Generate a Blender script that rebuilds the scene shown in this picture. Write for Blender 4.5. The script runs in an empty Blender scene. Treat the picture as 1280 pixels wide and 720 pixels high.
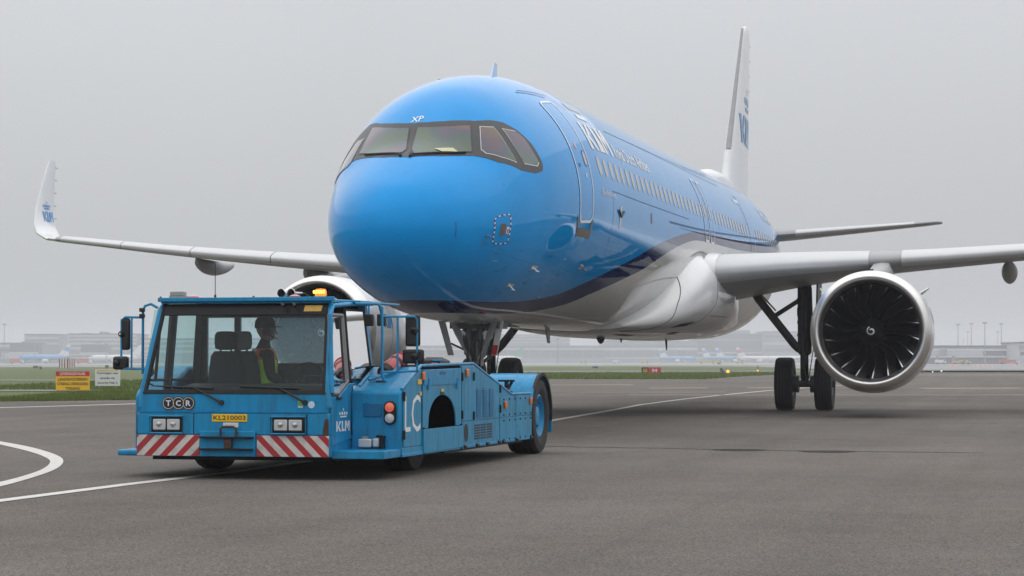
import bpy, bmesh, math, random
import numpy as np
from mathutils import Vector, Matrix
from mathutils.geometry import delaunay_2d_cdt
random.seed(7)
SC = bpy.context.scene
COL = SC.collection
PI = math.pi
R = math.radians

# ------------------------------------------------------------------ camera, sky, sun, exposure
FPX = 2837.0                                   # focal length in photo pixels (1280 wide)
CAMP = (9.2536, -31.9854, 1.1442)
YAW = R(-13.108)
cam = bpy.data.objects.new('camera', bpy.data.cameras.new('camera'))
COL.objects.link(cam)
cam.location = CAMP
cam.rotation_euler = (R(90 + 1.8577), 0, -YAW)
cam.data.sensor_width = 36
cam.data.lens = FPX / 1280 * 36
cam.data.clip_start = 0.5
cam.data.clip_end = 9000
SC.camera = cam

SUN_EL, SUN_AZ = R(70), R(330)                 # high sun behind thick cloud, a little behind the aircraft
world = bpy.data.worlds.new('World'); SC.world = world
world.use_nodes = True
wn, wl = world.node_tree.nodes, world.node_tree.links
wn.clear()
w_out = wn.new('ShaderNodeOutputWorld'); w_bg = wn.new('ShaderNodeBackground')
w_sky = wn.new('ShaderNodeTexSky'); w_sky.sky_type = 'NISHITA'; w_sky.sun_disc = False
w_sky.sun_elevation = SUN_EL; w_sky.sun_rotation = SUN_AZ
w_sky.air_density = 1.0; w_sky.dust_density = 4.0
w_tc = wn.new('ShaderNodeTexCoord'); w_sep = wn.new('ShaderNodeSeparateXYZ')
wl.new(w_tc.outputs['Generated'], w_sep.inputs[0])
w_abs = wn.new('ShaderNodeMath'); w_abs.operation = 'ABSOLUTE'; wl.new(w_sep.outputs['Z'], w_abs.inputs[0])
w_ramp = wn.new('ShaderNodeValToRGB')          # overcast: the cloud deck is brighter overhead than at the horizon
w_ramp.color_ramp.elements[0].position = 0.0; w_ramp.color_ramp.elements[0].color = (4.85, 4.97, 5.22, 1)
w_ramp.color_ramp.elements[1].position = 1.0; w_ramp.color_ramp.elements[1].color = (13.0, 13.1, 13.4, 1)
e = w_ramp.color_ramp.elements.new(0.14); e.color = (6.6, 6.74, 6.98, 1)
e = w_ramp.color_ramp.elements.new(0.30); e.color = (8.1, 8.22, 8.45, 1)
e = w_ramp.color_ramp.elements.new(0.55); e.color = (11.0, 11.1, 11.3, 1)
wl.new(w_abs.outputs[0], w_ramp.inputs[0])
w_nz = wn.new('ShaderNodeTexNoise'); w_nz.inputs['Scale'].default_value = 4.0; w_nz.inputs['Detail'].default_value = 3
wl.new(w_tc.outputs['Generated'], w_nz.inputs['Vector'])
w_mr = wn.new('ShaderNodeMapRange'); w_mr.inputs[3].default_value = 0.95; w_mr.inputs[4].default_value = 1.05
wl.new(w_nz.outputs['Fac'], w_mr.inputs[0])
w_mul = wn.new('ShaderNodeMix'); w_mul.data_type = 'RGBA'; w_mul.blend_type = 'MULTIPLY'; w_mul.inputs[0].default_value = 1
wl.new(w_ramp.outputs[0], w_mul.inputs[6]); wl.new(w_mr.outputs[0], w_mul.inputs[7])
w_mix = wn.new('ShaderNodeMix'); w_mix.data_type = 'RGBA'; w_mix.inputs[0].default_value = 0.94
wl.new(w_sky.outputs[0], w_mix.inputs[6]); wl.new(w_mul.outputs[2], w_mix.inputs[7])
wl.new(w_mix.outputs[2], w_bg.inputs[0]); w_bg.inputs[1].default_value = 0.1
wl.new(w_bg.outputs[0], w_out.inputs[0])
world.cycles.sampling_method = 'MANUAL'; world.cycles.sample_map_resolution = 512

sl = bpy.data.lights.new('sun', 'SUN'); sl.energy = 0.75; sl.angle = R(120); sl.color = (1, 0.985, 0.96)
sun = bpy.data.objects.new('sun', sl); COL.objects.link(sun)
sun.rotation_euler = (R(90) - SUN_EL, 0, PI - SUN_AZ)

SC.view_settings.view_transform = 'Standard'; SC.view_settings.look = 'None'
SC.view_settings.exposure = 0.0; SC.view_settings.gamma = 1.0
try:
    SC.cycles.max_bounces = 10; SC.cycles.transparent_max_bounces = 16; SC.cycles.volume_bounces = 1
    SC.cycles.use_denoising = True; SC.cycles.caustics_reflective = False; SC.cycles.caustics_refractive = False
except Exception: pass

# ------------------------------------------------------------------ materials
def mat(name, col, rough=.5, metal=0., spec=.5, coat=0., var=0., vscale=3., bump=0., bscale=40., emit=None, estr=0., crough=.03):
    m = bpy.data.materials.new(name); m.use_nodes = True
    n, l = m.node_tree.nodes, m.node_tree.links
    b = n['Principled BSDF']
    b.inputs['Base Color'].default_value = (*col, 1); b.inputs['Roughness'].default_value = rough
    b.inputs['Metallic'].default_value = metal; b.inputs['Specular IOR Level'].default_value = spec
    b.inputs['Coat Weight'].default_value = coat; b.inputs['Coat Roughness'].default_value = crough
    if emit:
        b.inputs['Emission Color'].default_value = (*emit, 1); b.inputs['Emission Strength'].default_value = estr
    if var or bump:
        tc = n.new('ShaderNodeTexCoord')
    if var:
        nz = n.new('ShaderNodeTexNoise'); nz.inputs['Scale'].default_value = vscale; nz.inputs['Detail'].default_value = 6
        nz.inputs['Roughness'].default_value = .65
        l.new(tc.outputs['Object'], nz.inputs['Vector'])
        mr = n.new('ShaderNodeMapRange'); mr.inputs[1].default_value = .3; mr.inputs[2].default_value = .7
        mr.inputs[3].default_value = 1 - var; mr.inputs[4].default_value = 1 + var * .6
        l.new(nz.outputs['Fac'], mr.inputs[0])
        mx = n.new('ShaderNodeMix'); mx.data_type = 'RGBA'; mx.blend_type = 'MULTIPLY'; mx.inputs[0].default_value = 1
        mx.inputs[6].default_value = (*col, 1); l.new(mr.outputs[0], mx.inputs[7]); l.new(mx.outputs[2], b.inputs['Base Color'])
        rr = n.new('ShaderNodeMapRange'); rr.inputs[3].default_value = max(0, rough - .08); rr.inputs[4].default_value = min(1, rough + .12)
        l.new(nz.outputs['Fac'], rr.inputs[0]); l.new(rr.outputs[0], b.inputs['Roughness'])
    if bump:
        nb = n.new('ShaderNodeTexNoise'); nb.inputs['Scale'].default_value = bscale; nb.inputs['Detail'].default_value = 3
        l.new(tc.outputs['Object'], nb.inputs['Vector'])
        bp = n.new('ShaderNodeBump'); bp.inputs['Strength'].default_value = bump; bp.inputs['Distance'].default_value = .01
        l.new(nb.outputs['Fac'], bp.inputs['Height']); l.new(bp.outputs[0], b.inputs['Normal'])
    return m

def tug_paint(name, col, d0=.44, chip=.625):
    """work-worn blue paint: clear coat, grime streaks, rust chips"""
    m = mat(name, col, .42, spec=.15, coat=.30, crough=.06)
    n, l = m.node_tree.nodes, m.node_tree.links; b = n['Principled BSDF']
    tc = n.new('ShaderNodeTexCoord')
    mp = n.new('ShaderNodeMapping'); mp.inputs['Scale'].default_value = (9, 9, 1.6); l.new(tc.outputs['Object'], mp.inputs[0])
    nz = n.new('ShaderNodeTexNoise'); nz.inputs['Scale'].default_value = 1.3; nz.inputs['Detail'].default_value = 7; nz.inputs['Roughness'].default_value = .7
    l.new(mp.outputs[0], nz.inputs['Vector'])
    r1 = n.new('ShaderNodeValToRGB'); r1.color_ramp.elements[0].position = d0; r1.color_ramp.elements[1].position = d0 + .3
    r1.color_ramp.elements[0].color = (0, 0, 0, 1); r1.color_ramp.elements[1].color = (.6, .6, .6, 1)
    l.new(nz.outputs['Fac'], r1.inputs[0])
    mx = n.new('ShaderNodeMix'); mx.data_type = 'RGBA'; mx.inputs[6].default_value = (*col, 1); mx.inputs[7].default_value = (.035, .085, .115, 1)
    l.new(r1.outputs[0], mx.inputs[0])
    n2 = n.new('ShaderNodeTexNoise'); n2.inputs['Scale'].default_value = 6.5; n2.inputs['Detail'].default_value = 9; n2.inputs['Roughness'].default_value = .75
    l.new(tc.outputs['Object'], n2.inputs['Vector'])
    r2 = n.new('ShaderNodeValToRGB'); r2.color_ramp.elements[0].position = chip; r2.color_ramp.elements[1].position = chip + .05
    l.new(n2.outputs['Fac'], r2.inputs[0])
    mx2 = n.new('ShaderNodeMix'); mx2.data_type = 'RGBA'; mx2.inputs[7].default_value = (.07, .05, .04, 1)
    l.new(mx.outputs[2], mx2.inputs[6]); l.new(r2.outputs[0], mx2.inputs[0])
    l.new(mx2.outputs[2], b.inputs['Base Color'])
    rr = n.new('ShaderNodeMapRange'); rr.inputs[3].default_value = .28; rr.inputs[4].default_value = .6
    l.new(nz.outputs['Fac'], rr.inputs[0]); l.new(rr.outputs[0], b.inputs['Roughness'])
    bp = n.new('ShaderNodeBump'); bp.inputs['Strength'].default_value = .05; bp.inputs['Distance'].default_value = .01
    l.new(nz.outputs['Fac'], bp.inputs['Height']); l.new(bp.outputs[0], b.inputs['Normal'])
    return m

def glass_mat(name, tint, drops=0.0, refl=1.0, veil=0.0):
    m = bpy.data.materials.new(name); m.use_nodes = True
    n, l = m.node_tree.nodes, m.node_tree.links; n.clear()
    o = n.new('ShaderNodeOutputMaterial'); t = n.new('ShaderNodeBsdfTransparent'); g = n.new('ShaderNodeBsdfGlossy')
    t.inputs[0].default_value = (*tint, 1); g.inputs['Roughness'].default_value = .02; g.inputs[0].default_value = (refl, refl, refl, 1)
    f = n.new('ShaderNodeFresnel'); f.inputs[0].default_value = 1.34
    mx = n.new('ShaderNodeMixShader'); l.new(f.outputs[0], mx.inputs[0]); l.new(t.outputs[0], mx.inputs[1]); l.new(g.outputs[0], mx.inputs[2])
    last = mx
    if veil:
        tl = n.new('ShaderNodeBsdfTranslucent'); tl.inputs[0].default_value = (.72, .84, .84, 1)
        mv = n.new('ShaderNodeMixShader'); mv.inputs[0].default_value = veil; l.new(mx.outputs[0], mv.inputs[1]); l.new(tl.outputs[0], mv.inputs[2]); mx = mv; last = mv
    if drops:
        tc = n.new('ShaderNodeTexCoord')
        mp = n.new('ShaderNodeMapping'); mp.inputs['Scale'].default_value = (1, 1, .45); l.new(tc.outputs['Object'], mp.inputs[0])
        v = n.new('ShaderNodeTexVoronoi'); v.inputs['Scale'].default_value = 42; l.new(mp.outputs[0], v.inputs['Vector'])
        nz = n.new('ShaderNodeTexNoise'); nz.inputs['Scale'].default_value = 5; nz.inputs['Detail'].default_value = 4; l.new(mp.outputs[0], nz.inputs['Vector'])
        r = n.new('ShaderNodeValToRGB'); r.color_ramp.elements[0].position = .12; r.color_ramp.elements[0].color = (1, 1, 1, 1)
        r.color_ramp.elements[1].position = .3; r.color_ramp.elements[1].color = (0, 0, 0, 1); l.new(v.outputs['Distance'], r.inputs[0])
        r2 = n.new('ShaderNodeValToRGB'); r2.color_ramp.elements[0].position = .45; r2.color_ramp.elements[1].position = .65; l.new(nz.outputs['Fac'], r2.inputs[0])
        mu = n.new('ShaderNodeMath'); mu.operation = 'MULTIPLY'; l.new(r.outputs[0], mu.inputs[0]); l.new(r2.outputs[0], mu.inputs[1])
        m2 = n.new('ShaderNodeMath'); m2.operation = 'MULTIPLY'; m2.inputs[1].default_value = drops; l.new(mu.outputs[0], m2.inputs[0])
        d = n.new('ShaderNodeBsdfDiffuse'); d.inputs[0].default_value = (.55, .6, .6, 1)
        mx2 = n.new('ShaderNodeMixShader'); l.new(m2.outputs[0], mx2.inputs[0]); l.new(mx.outputs[0], mx2.inputs[1]); l.new(d.outputs[0], mx2.inputs[2])
        last = mx2
    l.new(last.outputs[0], o.inputs[0])
    return m

def stripe_mat(name, lean, period, c1, c2):
    """diagonal warning stripes, flat print"""
    m = mat(name, c1, .35, spec=.5)
    n, l = m.node_tree.nodes, m.node_tree.links; b = n['Principled BSDF']
    tc = n.new('ShaderNodeTexCoord'); s = n.new('ShaderNodeSeparateXYZ'); l.new(tc.outputs['Object'], s.inputs[0])
    k = n.new('ShaderNodeMath'); k.operation = 'MULTIPLY_ADD'; k.inputs[1].default_value = lean
    l.new(s.outputs['Z'], k.inputs[0]); l.new(s.outputs['X'], k.inputs[2])
    d = n.new('ShaderNodeMath'); d.operation = 'DIVIDE'; d.inputs[1].default_value = period; l.new(k.outputs[0], d.inputs[0])
    fr = n.new('ShaderNodeMath'); fr.operation = 'FRACT'; l.new(d.outputs[0], fr.inputs[0])
    gt = n.new('ShaderNodeMath'); gt.operation = 'GREATER_THAN'; gt.inputs[1].default_value = .5; l.new(fr.outputs[0], gt.inputs[0])
    mx = n.new('ShaderNodeMix'); mx.data_type = 'RGBA'; mx.inputs[6].default_value = (*c1, 1); mx.inputs[7].default_value = (*c2, 1)
    l.new(gt.outputs[0], mx.inputs[0])
    nz = n.new('ShaderNodeTexNoise'); nz.inputs['Scale'].default_value = 9; nz.inputs['Detail'].default_value = 7; l.new(tc.outputs['Object'], nz.inputs['Vector'])
    r = n.new('ShaderNodeValToRGB'); r.color_ramp.elements[0].position = .45; r.color_ramp.elements[1].position = .8
    r.color_ramp.elements[1].color = (.45, .45, .45, 1); r.color_ramp.elements[0].color = (0, 0, 0, 1); l.new(nz.outputs['Fac'], r.inputs[0])
    m2 = n.new('ShaderNodeMix'); m2.data_type = 'RGBA'; m2.inputs[7].default_value = (.08, .075, .07, 1)
    l.new(r.outputs[0], m2.inputs[0]); l.new(mx.outputs[2], m2.inputs[6]); l.new(m2.outputs[2], b.inputs['Base Color'])
    return m

BLUE = (0.0, .31, .76); NAVY = (.002, .020, .105); BELLY = (.62, .62, .61)
def livery_mat():
    m = mat('airliner_paint', BLUE, .4, spec=.0, coat=1.0, crough=.012)
    n, l = m.node_tree.nodes, m.node_tree.links; b = n['Principled BSDF']
    b.inputs['Coat IOR'].default_value = 1.30
    at = n.new('ShaderNodeAttribute'); at.attribute_name = 'livery'
    g0 = n.new('ShaderNodeMath'); g0.operation = 'GREATER_THAN'; g0.inputs[1].default_value = 0; l.new(at.outputs['Fac'], g0.inputs[0])
    g1 = n.new('ShaderNodeMath'); g1.operation = 'GREATER_THAN'; g1.inputs[1].default_value = 1; l.new(at.outputs['Fac'], g1.inputs[0])
    a = n.new('ShaderNodeMix'); a.data_type = 'RGBA'; a.inputs[6].default_value = (*BELLY, 1); a.inputs[7].default_value = (*NAVY, 1); l.new(g0.outputs[0], a.inputs[0])
    c = n.new('ShaderNodeMix'); c.data_type = 'RGBA'; c.inputs[7].default_value = (*BLUE, 1); l.new(a.outputs[2], c.inputs[6]); l.new(g1.outputs[0], c.inputs[0])
    tc = n.new('ShaderNodeTexCoord')
    nz = n.new('ShaderNodeTexNoise'); nz.inputs['Scale'].default_value = 1.1; nz.inputs['Detail'].default_value = 8; nz.inputs['Roughness'].default_value = .7
    l.new(tc.outputs['Object'], nz.inputs['Vector'])
    mr = n.new('ShaderNodeMapRange'); mr.inputs[1].default_value = .3; mr.inputs[2].default_value = .7; mr.inputs[3].default_value = .9; mr.inputs[4].default_value = 1.05
    l.new(nz.outputs['Fac'], mr.inputs[0])
    d = n.new('ShaderNodeMix'); d.data_type = 'RGBA'; d.blend_type = 'MULTIPLY'; d.inputs[0].default_value = 1
    l.new(c.outputs[2], d.inputs[6]); l.new(mr.outputs[0], d.inputs[7])
    sp = n.new('ShaderNodeTexNoise'); sp.inputs['Scale'].default_value = 17; sp.inputs['Detail'].default_value = 2; l.new(tc.outputs['Object'], sp.inputs['Vector'])
    sr = n.new('ShaderNodeValToRGB'); sr.color_ramp.elements[0].position = .765; sr.color_ramp.elements[1].position = .80; l.new(sp.outputs['Fac'], sr.inputs[0])
    ms = n.new('ShaderNodeMix'); ms.data_type = 'RGBA'; ms.inputs[7].default_value = (.02, .03, .05, 1); l.new(sr.outputs[0], ms.inputs[0]); l.new(d.outputs[2], ms.inputs[6])
    l.new(ms.outputs[2], b.inputs['Base Color'])
    # sheet-metal waviness and panel joints
    n2 = n.new('ShaderNodeTexNoise'); n2.inputs['Scale'].default_value = 2.2; n2.inputs['Detail'].default_value = 2; l.new(tc.outputs['Object'], n2.inputs['Vector'])
    bp = n.new('ShaderNodeBump'); bp.inputs['Strength'].default_value = .016; bp.inputs['Distance'].default_value = .05
    l.new(n2.outputs['Fac'], bp.inputs['Height']); l.new(bp.outputs[0], b.inputs['Normal']); l.new(bp.outputs[0], b.inputs['Coat Normal'])
    return m

def asphalt_mat(name, base, far):
    m = mat(name, base, .8, spec=.12)
    n, l = m.node_tree.nodes, m.node_tree.links; b = n['Principled BSDF']
    tc = n.new('ShaderNodeTexCoord')
    def noise(s, d, r=.6, vec=None):
        z = n.new('ShaderNodeTexNoise'); z.inputs['Scale'].default_value = s; z.inputs['Detail'].default_value = d; z.inputs['Roughness'].default_value = r
        l.new(vec if vec else tc.outputs['Object'], z.inputs['Vector']); return z.outputs['Fac']
    def mapr(src, a, b_, c, d):
        z = n.new('ShaderNodeMapRange'); z.inputs[1].default_value = a; z.inputs[2].default_value = b_; z.inputs[3].default_value = c; z.inputs[4].default_value = d
        l.new(src, z.inputs[0]); return z.outputs[0]
    def mult(a, b_):
        z = n.new('ShaderNodeMath'); z.operation = 'MULTIPLY'; l.new(a, z.inputs[0]); l.new(b_, z.inputs[1]); return z.outputs[0]
    vo = n.new('ShaderNodeTexVoronoi'); vo.inputs['Scale'].default_value = 110; l.new(tc.outputs['Object'], vo.inputs['Vector'])
    vs = n.new('ShaderNodeSeparateXYZ'); l.new(vo.outputs['Color'], vs.inputs[0])
    agg = mapr(vs.outputs[0], 0, 1, .42, 1.58)
    big = mapr(noise(.09, 6, .65), .3, .7, .78, 1.16)
    mid = mapr(noise(1.1, 7, .72), .3, .7, .90, 1.08)
    fine = mapr(noise(60, 3, .7), .3, .7, .66, 1.32)
    f = mult(mult(agg, fine), mult(big, mid))
    mp = n.new('ShaderNodeMapping'); mp.inputs['Scale'].default_value = (.9, .035, 1); mp.inputs['Rotation'].default_value = (0, 0, R(18)); l.new(tc.outputs['Object'], mp.inputs[0])
    streak = mapr(noise(1.0, 4, .6, mp.outputs[0]), .35, .7, .9, 1.07)
    f = mult(f, streak)
    mp2 = n.new('ShaderNodeMapping'); mp2.inputs['Scale'].default_value = (1.6, .02, 1); mp2.inputs['Rotation'].default_value = (0, 0, R(-3)); l.new(tc.outputs['Object'], mp2.inputs[0])
    f = mult(f, mapr(noise(1.0, 5, .7, mp2.outputs[0]), .58, .75, 1.0, .84))
    f = mult(f, mapr(noise(.55, 3, .5), .66, .74, 1.0, .86))
    mx = n.new('ShaderNodeMix'); mx.data_type = 'RGBA'; mx.blend_type = 'MULTIPLY'; mx.inputs[0].default_value = 1
    mx.inputs[6].default_value = (*base, 1); l.new(f, mx.inputs[7]); l.new(mx.outputs[2], b.inputs['Base Color'])
    l.new(mapr(noise(.25, 5), .3, .7, .68, .9), b.inputs['Roughness'])
    bp = n.new('ShaderNodeBump'); bp.inputs['Strength'].default_value = .45; bp.inputs['Distance'].default_value = .006
    l.new(vo.outputs['Distance'], bp.inputs['Height']); l.new(bp.outputs[0], b.inputs['Normal'])
    return m

def windshield_mat():
    m = mat('cockpit_glass', (.055, .052, .046), .05, spec=.45, coat=.3)
    n, l = m.node_tree.nodes, m.node_tree.links; b = n['Principled BSDF']
    b.inputs['Thin Film IOR'].default_value = 1.55
    tc = n.new('ShaderNodeTexCoord'); nz = n.new('ShaderNodeTexNoise'); nz.inputs['Scale'].default_value = 1.1; nz.inputs['Detail'].default_value = 1
    l.new(tc.outputs['Object'], nz.inputs['Vector'])
    mr = n.new('ShaderNodeMapRange'); mr.inputs[1].default_value = .3; mr.inputs[2].default_value = .7; mr.inputs[3].default_value = 330; mr.inputs[4].default_value = 520
    l.new(nz.outputs['Fac'], mr.inputs[0]); l.new(mr.outputs[0], b.inputs['Thin Film Thickness'])
    return m

M = {}
M['livery'] = livery_mat()
M['wing'] = mat('wing_grey', (.34, .342, .345), .42, coat=.12, var=.07, vscale=1.5)
M['slat'] = mat('slat_metal', (.58, .59, .60), .32, metal=.35, var=.05, vscale=2)
M['white'] = mat('white_paint', (.74, .75, .76), .3, coat=.5, var=.05, vscale=1.2)
M['fairing'] = mat('fairing_paint', (.80, .805, .81), .3, coat=.5, var=.07, vscale=1.0)
M['logo_blue'] = mat('logo_blue', (.03, .28, .62), .35, coat=.3)
M['white_print'] = mat('white_print', (.8, .82, .84), .4)
M['pale_print'] = mat('pale_print', (.62, .72, .82), .4)
M['lip'] = mat('inlet_lip_metal', (.80, .78, .76), .32, metal=1., var=.04, vscale=2)
M['duct'] = mat('inlet_duct', (.006, .006, .007), .6, spec=.3, bump=.1, bscale=60)
M['blade'] = mat('fan_blade_carbon', (.006, .006, .007), .28, spec=.35)
M['blade_edge'] = mat('blade_edge_metal', (.72, .72, .73), .2, metal=1.)
M['fin_le'] = mat('fin_leading_edge_metal', (.27, .27, .275), .35, metal=.5, var=.1)
M['black'] = mat('black_paint', (.012, .012, .013), .4)
M['mask'] = mat('windshield_mask', (.03, .031, .034), .42)
M['rubber'] = mat('tyre_rubber', (.018, .018, .019), .72, var=.25, vscale=6, bump=.3, bscale=30)
M['dark_metal'] = mat('dark_gear_metal', (.085, .09, .093), .42, metal=.3, var=.2, vscale=6)
M['gear_grey'] = mat('gear_grey_paint', (.26, .27, .28), .4, var=.2, vscale=5)
M['steel'] = mat('bright_steel', (.6, .6, .6), .2, metal=1.)
M['winframe'] = mat('window_frame_metal', (.66, .66, .66), .35, metal=.3)
M['cabinwin'] = mat('cabin_window_blind', (.50, .46, .40), .3, coat=.4)
M['cockpit'] = windshield_mat()
M['kick'] = mat('door_sill_plate', (.16, .135, .11), .4, metal=.4)
M['line'] = mat('panel_joint', (.01, .09, .25), .5)
M['line_grey'] = mat('panel_joint_grey', (.10, .10, .105), .5)
M['red'] = mat('red_paint', (.48, .015, .02), .4)
M['tug'] = tug_paint('tug_blue_paint', (.012, .27, .53))
M['tug_dark'] = tug_paint('tug_blue_louvre', (.01, .16, .34))
M['tug_worn'] = tug_paint('tug_worn_panel', (.022, .28, .50), .45, .62)
M['tug_black'] = mat('cab_black_trim', (.008, .009, .010), .5, spec=.3, var=.2, vscale=5)
M['cab_in'] = mat('cab_interior', (.022, .023, .025), .6)
M['seat'] = mat('seat_fabric', (.016, .017, .019), .85)
M['headrest'] = mat('headrest_fabric', (.09, .085, .075), .85)
M['glass'] = glass_mat('cab_glass', (.72, .86, .85), .02)
M['glass_rain'] = glass_mat('rear_glass_with_drops', (.84, .90, .90), .6, veil=.22)
M['side_glass'] = glass_mat('cab_side_glass', (.60, .68, .66), .12)
M['visor'] = mat('windscreen_shade_band', (.012, .012, .015), .3, spec=.25)
M['alu'] = mat('door_frame_aluminium', (.30, .29, .30), .45, metal=.4, var=.15)
M['stripeL'] = stripe_mat('warning_stripes_left', -1.0, .163, (.42, .02, .025), (.62, .60, .58))
M['stripeR'] = stripe_mat('warning_stripes_right', 1.0, .163, (.42, .02, .025), (.62, .60, .58))
M['lens'] = mat('lamp_lens', (.55, .57, .58), .08, spec=.8, coat=1, bump=.3, bscale=50)
M['amber_lit'] = mat('amber_beacon_lit', (.8, .2, .01), .3, emit=(1, .16, .005), estr=1.5)
M['amber_core'] = mat('amber_beacon_led', (.9, .4, .05), .3, emit=(1, .48, .08), estr=3.5)
M['amber'] = mat('amber_reflector', (.72, .16, .015), .25, coat=.6)
M['redlens'] = mat('red_lens', (.55, .02, .02), .2, coat=.8)
M['tail_lit'] = mat('tail_lamp_lit', (.5, .12, .08), .2, coat=.8, emit=(1, .16, .08), estr=.35)
M['plate'] = mat('yellow_plate', (.85, .52, .01), .4)
M['ink'] = mat('black_print', (.012, .012, .012), .5)
M['sticker'] = mat('yellow_sticker', (.75, .48, .10), .5, var=.15, vscale=8)
M['navy'] = mat('navy_badge', (.008, .012, .05), .35)
M['badge_ring'] = mat('badge_ring', (.70, .56, .32), .4)
M['rust'] = mat('rusty_steel', (.065, .032, .02), .7, var=.4, vscale=12)
M['lampgrey'] = mat('lamp_housing_grey', (.30, .29, .26), .45)
M['lens_old'] = mat('weathered_lens', (.36, .35, .30), .3, bump=.3, bscale=60)
M['mirror_back'] = mat('mirror_housing_black', (.012, .012, .013), .5, bump=.15, bscale=80)
M['pink'] = mat('faded_red_canister', (.55, .09, .09), .4, coat=.3, var=.2, vscale=7)
M['jacket'] = mat('dark_jacket', (.02, .021, .026), .8, bump=.3, bscale=30)
M['skin'] = mat('skin', (.42, .24, .17), .55)
M['hiviz'] = mat('hiviz_yellow', (.62, .88, .08), .7)
M['hiviz_o'] = mat('hiviz_orange', (.92, .20, .06), .7)
M['silver_tape'] = mat('reflective_tape', (.45, .46, .47), .4)
M['asphalt'] = asphalt_mat('apron_asphalt', (.145, .129, .114), 1)
M['asphalt_far'] = mat('taxiway_asphalt', (.105, .103, .10), .6, var=.15, vscale=.05)
M['concrete'] = mat('apron_concrete', (.24, .24, .235), .6, var=.12, vscale=.03)
M['patch'] = mat('asphalt_patch', (.060, .055, .050), .9, spec=.08, var=.4, vscale=5, bump=.3, bscale=60)
M['tar'] = mat('tar_joint', (.028, .027, .026), .85, spec=.1, var=.3, vscale=4)
M['marking'] = mat('white_marking', (.62, .60, .57), .55, var=.28, vscale=14, bump=.25, bscale=90)
M['marking_y'] = mat('yellow_marking', (.34, .285, .17), .6, var=.3, vscale=1.0)
M['marking_d'] = mat('dusty_marking', (.20, .192, .18), .7, var=.3, vscale=.6)
M['grass_base'] = mat('grass_soil', (.078, .108, .016), .9, var=.4, vscale=.25)
M['blade_green'] = mat('grass_blade', (.115, .165, .016), .7, var=.4, vscale=.6)
M['sign_red'] = mat('sign_red', (.55, .015, .03), .4)
M['sign_yellow'] = mat('sign_yellow', (.86, .50, .01), .4)
M['sign_white'] = mat('sign_white', (.72, .74, .74), .4)
M['sign_black'] = mat('sign_black', (.015, .015, .015), .4)
M['post'] = mat('post_galvanised', (.30, .31, .32), .45, metal=.5)
M['bld_pale'] = mat('building_pale', (.50, .52, .55), .6, var=.1, vscale=.02)
M['bld_grey'] = mat('building_grey', (.27, .28, .295), .6, var=.1, vscale=.03)
M['bld_dark'] = mat('building_dark', (.13, .138, .15), .6, var=.1, vscale=.03)  # building colours are lightened: part of the distance haze is painted in
M['bld_glass'] = mat('building_glass', (.12, .135, .15), .2, spec=.6)
M['roof'] = mat('building_roof', (.12, .12, .125), .7)
M['bld_white'] = mat('building_white', (.70, .71, .72), .5)
M['far_blue'] = mat('far_aircraft_blue', (.03, .30, .66), .35, coat=.5)
M['far_white'] = mat('far_aircraft_white', (.78, .78, .78), .35, coat=.5)
M['far_green'] = mat('far_aircraft_green', (.03, .32, .16), .4)
M['far_red'] = mat('far_aircraft_red', (.5, .04, .05), .4)
M['truck_yellow'] = mat('vehicle_yellow', (.55, .42, .12), .4)
M['truck_red'] = mat('vehicle_red', (.48, .06, .05), .5)
M['truck_white'] = mat('vehicle_white', (.7, .7, .7), .4)
M['red_lit'] = mat('red_lamp_lit', (.8, .05, .05), .3, emit=(1, .08, .08), estr=2.5)
M['amber_lit2'] = mat('amber_lamp_lit', (.9, .5, .05), .3, emit=(1, .45, .03), estr=1.3)
M['green_lit'] = mat('green_lamp_lit', (.6, .9, .6), .3, emit=(.75, 1, .6), estr=.7)

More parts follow.
